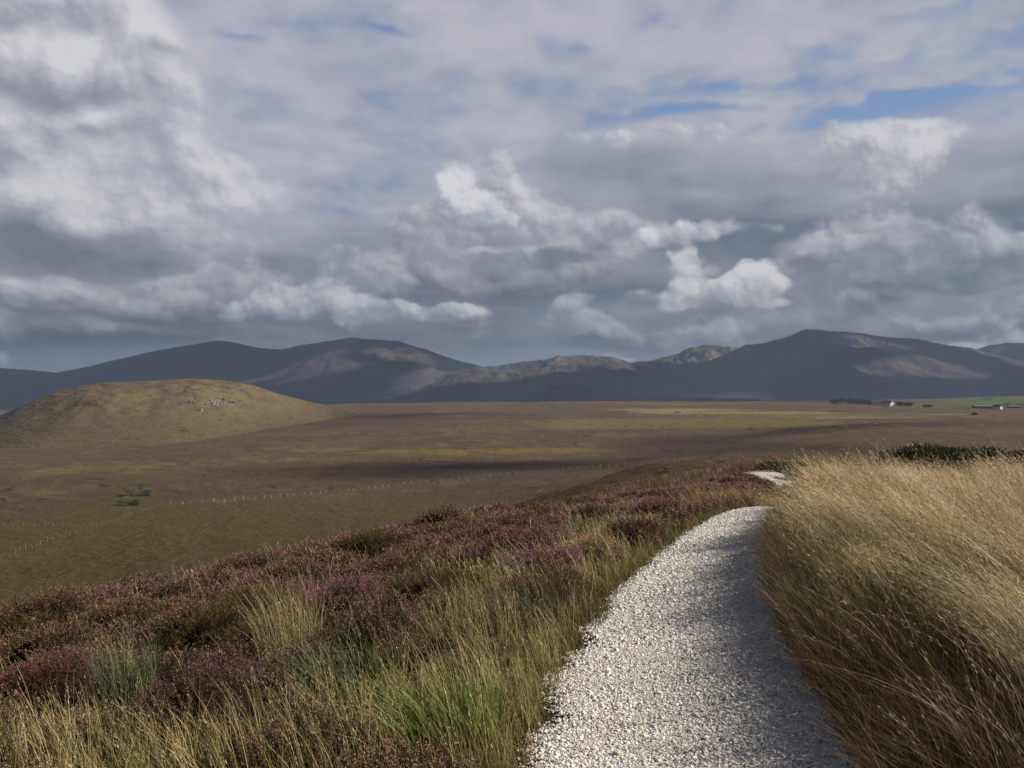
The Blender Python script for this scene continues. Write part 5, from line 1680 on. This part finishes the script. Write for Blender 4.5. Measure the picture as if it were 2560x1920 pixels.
# ---- a single tall seed stalk standing above the golden grass, and a yellow flower in it
def single_stalk():
    d = 10.5
    x = (2226 - CXP) / FOCAL * d
    z = float(land_h(np.array([x]), np.array([d]))[0])
    top = (HOR - 1098) / FOCAL * d
    rg = np.random.default_rng(88)
    pt = Patch()
    n = 1
    c = np.array([[0.30, 0.18, 0.11]])
    mid = pt.strips(np.array([[0.12, 0, 0.0]]), np.array([top - z]), np.array([0.006]), np.array([[-0.16, 0, 0]]), np.array([0.6]), c, c, 8, yaw=np.array([0.0]), tip=0.5)[0]
    for k in range(70):
        t = rg.uniform(4.6, 8.0)
        j = min(int(t), 7)
        p = mid[j] + (mid[j + 1] - mid[j]) * (t - j) + rg.normal(0, 0.007, 3)
        pt.kites(p[None], rg.normal(0, 0.5, (1, 3)) + [[0, 0, 1]], np.array([0.02]), np.array([0.007]), c * rg.uniform(0.7, 1.4), rg)
    o = pt.build('seed_stalk', LEAF)
    o.location = (x, d, z)
    tag(o, 'single tall brown seed stalk rising above the golden grass top', 'seed stalk')


single_stalk()


def yellow_flower():
    d = 7.4
    x = (2272 - CXP) / FOCAL * d
    z = float(land_h(np.array([x]), np.array([d]))[0])
    top = (HOR - 1292) / FOCAL * d - z
    root = empty('ragwort', (x, d, z))
    tag(root, 'small yellow ragwort flower in the middle of the golden grass', 'wild flower')
    rg = np.random.default_rng(89)
    b = MB()
    b.tube([(0, 0, -0.02), (-0.01, 0, top * 0.6), (-0.02, -0.02, top)], [0.004, 0.0035, 0.003], 5)
    b.build('stem', flat_mat('flower_stem', (0.09, 0.12, 0.03, 1)), root)
    pt = Patch()
    n = 220
    p = np.array([-0.02, -0.03, top]) + rg.normal(0, 1, (n, 3)) * [0.032, 0.025, 0.018]
    pt.kites(p, rg.normal(0, 1, (n, 3)) + [0, 0, 0.6], rg.uniform(0.010, 0.018, n), rg.uniform(0.006, 0.010, n), pal(rg, n, [(0.55, 0.40, 0.05), (0.65, 0.50, 0.08)]), rg)
    pt.build('flower_head', LEAF, root)


yellow_flower()
# ================================================================== air
def make_haze():
    m = bpy.data.materials.new('haze')
    m.use_nodes = True
    t = m.node_tree
    t.nodes.clear()
    out, v = t.nodes.new('ShaderNodeOutputMaterial'), t.nodes.new('ShaderNodeVolumePrincipled')
    v.inputs['Color'].default_value = (0.50, 0.67, 1.0, 1)
    v.inputs['Density'].default_value = 8.6e-5
    v.inputs['Anisotropy'].default_value = 0.0
    t.links.new(v.outputs[0], out.inputs['Volume'])
    b = MB()
    b.box(-15300, 15300, -15300, 15300, -75, 620)
    o = b.build('haze', m)
    tag(o, kind='stuff')


make_haze()


# ---- the cloud sheet on the sunward side, well outside the view, whose shadow lies on the mountains and the moor
def make_cloud_sheet():
    HC = 5300.0
    off = HC / math.tan(SUN_EL)
    sx, sy = math.sin(SUN_AZ), math.cos(SUN_AZ)
    step = 55.0
    xs, ys = np.arange(-7200, 6600, step), np.arange(150, 10100, step)
    X, Y = np.meshgrid(xs, ys)

    def spots(lst):
        t = np.zeros(X.shape)
        for (px, py, d, rx, ry, w) in lst:
            gx, gz = (px - CXP) / FOCAL * d, (HOR - py) / FOCAL * d
            cx, cy = gx - gz / math.tan(SUN_EL) * sx, d - gz / math.tan(SUN_EL) * sy
            t += w * np.exp(-0.7 * (((X - cx) / rx) ** 2 + ((Y - cy) / ry) ** 2))
        return t
    wx, wy = fbm(X / 900, Y / 900, 3, seed=501), fbm(X / 900, Y / 900, 3, seed=502)
    n = fbm(X / 1100 + 0.3 * wx, Y / 1100 + 0.3 * wy, 5, 0.55, seed=503)
    cover = sstep(1750, 2300, Y) * 0.75
    lit = spots([(2080, 928, 4800, 240, 200, 0.78), (2280, 952, 4200, 240, 110, 0.7), (2480, 935, 5200, 260, 260, 0.6),
                 (1350, 930, 5700, 380, 300, 1.0), (1500, 915, 6000, 220, 240, 0.7), (1200, 950, 5300, 260, 200, 0.5),
                 (1780, 895, 7000, 400, 500, 1.2), (930, 930, 6400, 180, 130, 0.7), (1130, 945, 5900, 200, 200, 0.7), (700, 960, 6000, 200, 150, 0.4),
                 (1780, 990, 3600, 300, 150, 0.8), (2300, 991, 3000, 400, 120, 0.7)])
    shade = spots([(1250, 1160, 450, 112, 58, 0.98), (950, 1185, 410, 50, 34, 0.7), (1900, 1112, 590, 120, 46, 0.6), (1600, 1128, 600, 70, 30, 0.6), (1000, 1040, 1000, 130, 60, 0.7),
                   (1500, 1012, 1350, 260, 70, 0.4), (650, 1045, 900, 60, 40, 0.6), (2300, 1090, 620, 90, 40, 0.4)])
    den = cover + shade + 0.30 * n * sstep(300, 900, Y) - lit - 0.42
    broken = spots([(880, 930, 6400, 800, 800, 0.52), (1350, 940, 5600, 700, 700, 0.45), (2250, 960, 4300, 700, 300, 0.3), (2480, 920, 5600, 500, 700, 0.6)])
    den = den - np.minimum(broken, 1) * (0.42 + 0.9 * fbm(X / 240 + wx, Y / 240 + wy, 4, 0.55, seed=508))
    hgt = np.clip(den, 0, 1)
    on = den > 0
    top = 15 + lerp(40, 260, sstep(1500, 2600, Y)) * np.sqrt(hgt) * (0.7 + 0.6 * billow(X / 260, Y / 260, 3, seed=505))
    bot = -20 * np.sqrt(hgt) * (1 + fbm(X / 200, Y / 200, 3, seed=506))
    ny, nx = X.shape
    idx = np.arange(nx * ny).reshape(ny, nx)
    cell = on[:-1, :-1] & on[1:, :-1] & on[:-1, 1:] & on[1:, 1:]
    a, b, c, d = idx[:-1, :-1][cell], idx[:-1, 1:][cell], idx[1:, 1:][cell], idx[1:, :-1][cell]
    N = nx * ny
    edge = ~(np.pad(cell, ((0, 1), (0, 1))) & np.pad(cell, ((1, 0), (0, 1))) & np.pad(cell, ((0, 1), (1, 0))) & np.pad(cell, ((1, 0), (1, 0))))
    top[edge], bot[edge] = 0.0, 0.0
    CX, CY = X + off * sx, Y + off * sy
    V = np.concatenate([np.stack([CX, CY, HC + top], -1).reshape(-1, 3), np.stack([CX, CY, HC + bot], -1).reshape(-1, 3)])
    q = np.concatenate([np.stack([a, b, c, d], 1), np.stack([d, c, b, a], 1) + N])
    used = np.unique(q)
    re = np.full(2 * N, -1)
    re[used] = np.arange(len(used))
    m, nb = new_mat('cloud_white')
    geo = nb.new('ShaderNodeNewGeometry')
    n1 = nb.noise(geo.outputs['Position'], 0.004, 5, 0.6)
    finish(m, nb, nb.mix(n1, (0.80, 0.80, 0.82, 1), (0.9, 0.9, 0.9, 1)), 1.0, spec=0.0)
    o = mesh_obj('cloud', V[used], re[q], m, smooth=True)
    tag(o, kind='structure')


make_cloud_sheet()
# ================================================================== camera, sun, view
cam_d = bpy.data.cameras.new("camera")
cam = bpy.data.objects.new("camera", cam_d)
COL.objects.link(cam)
cam_d.sensor_width = 36.0
cam_d.lens = 36.0 * FOCAL / 2560.0
cam_d.clip_start = 0.05
cam_d.clip_end = 60000.0
cam.location = (0, 0, 0)
cam.rotation_euler = (R(90) + math.atan((HOR - 960.0) / FOCAL), 0, 0)
scene.camera = cam

sun_d = bpy.data.lights.new("sun", 'SUN')
sun = bpy.data.objects.new("sun", sun_d)
COL.objects.link(sun)
sun_d.energy = 5.0
sun_d.angle = R(0.5)
sun_d.color = (1.0, 0.90, 0.76)
sun.rotation_euler = (R(90) - SUN_EL, 0, math.pi - SUN_AZ)
scene.view_settings.view_transform = 'Standard'
scene.view_settings.look = 'None'
scene.view_settings.exposure = EXPO
scene.view_settings.gamma = 1.0
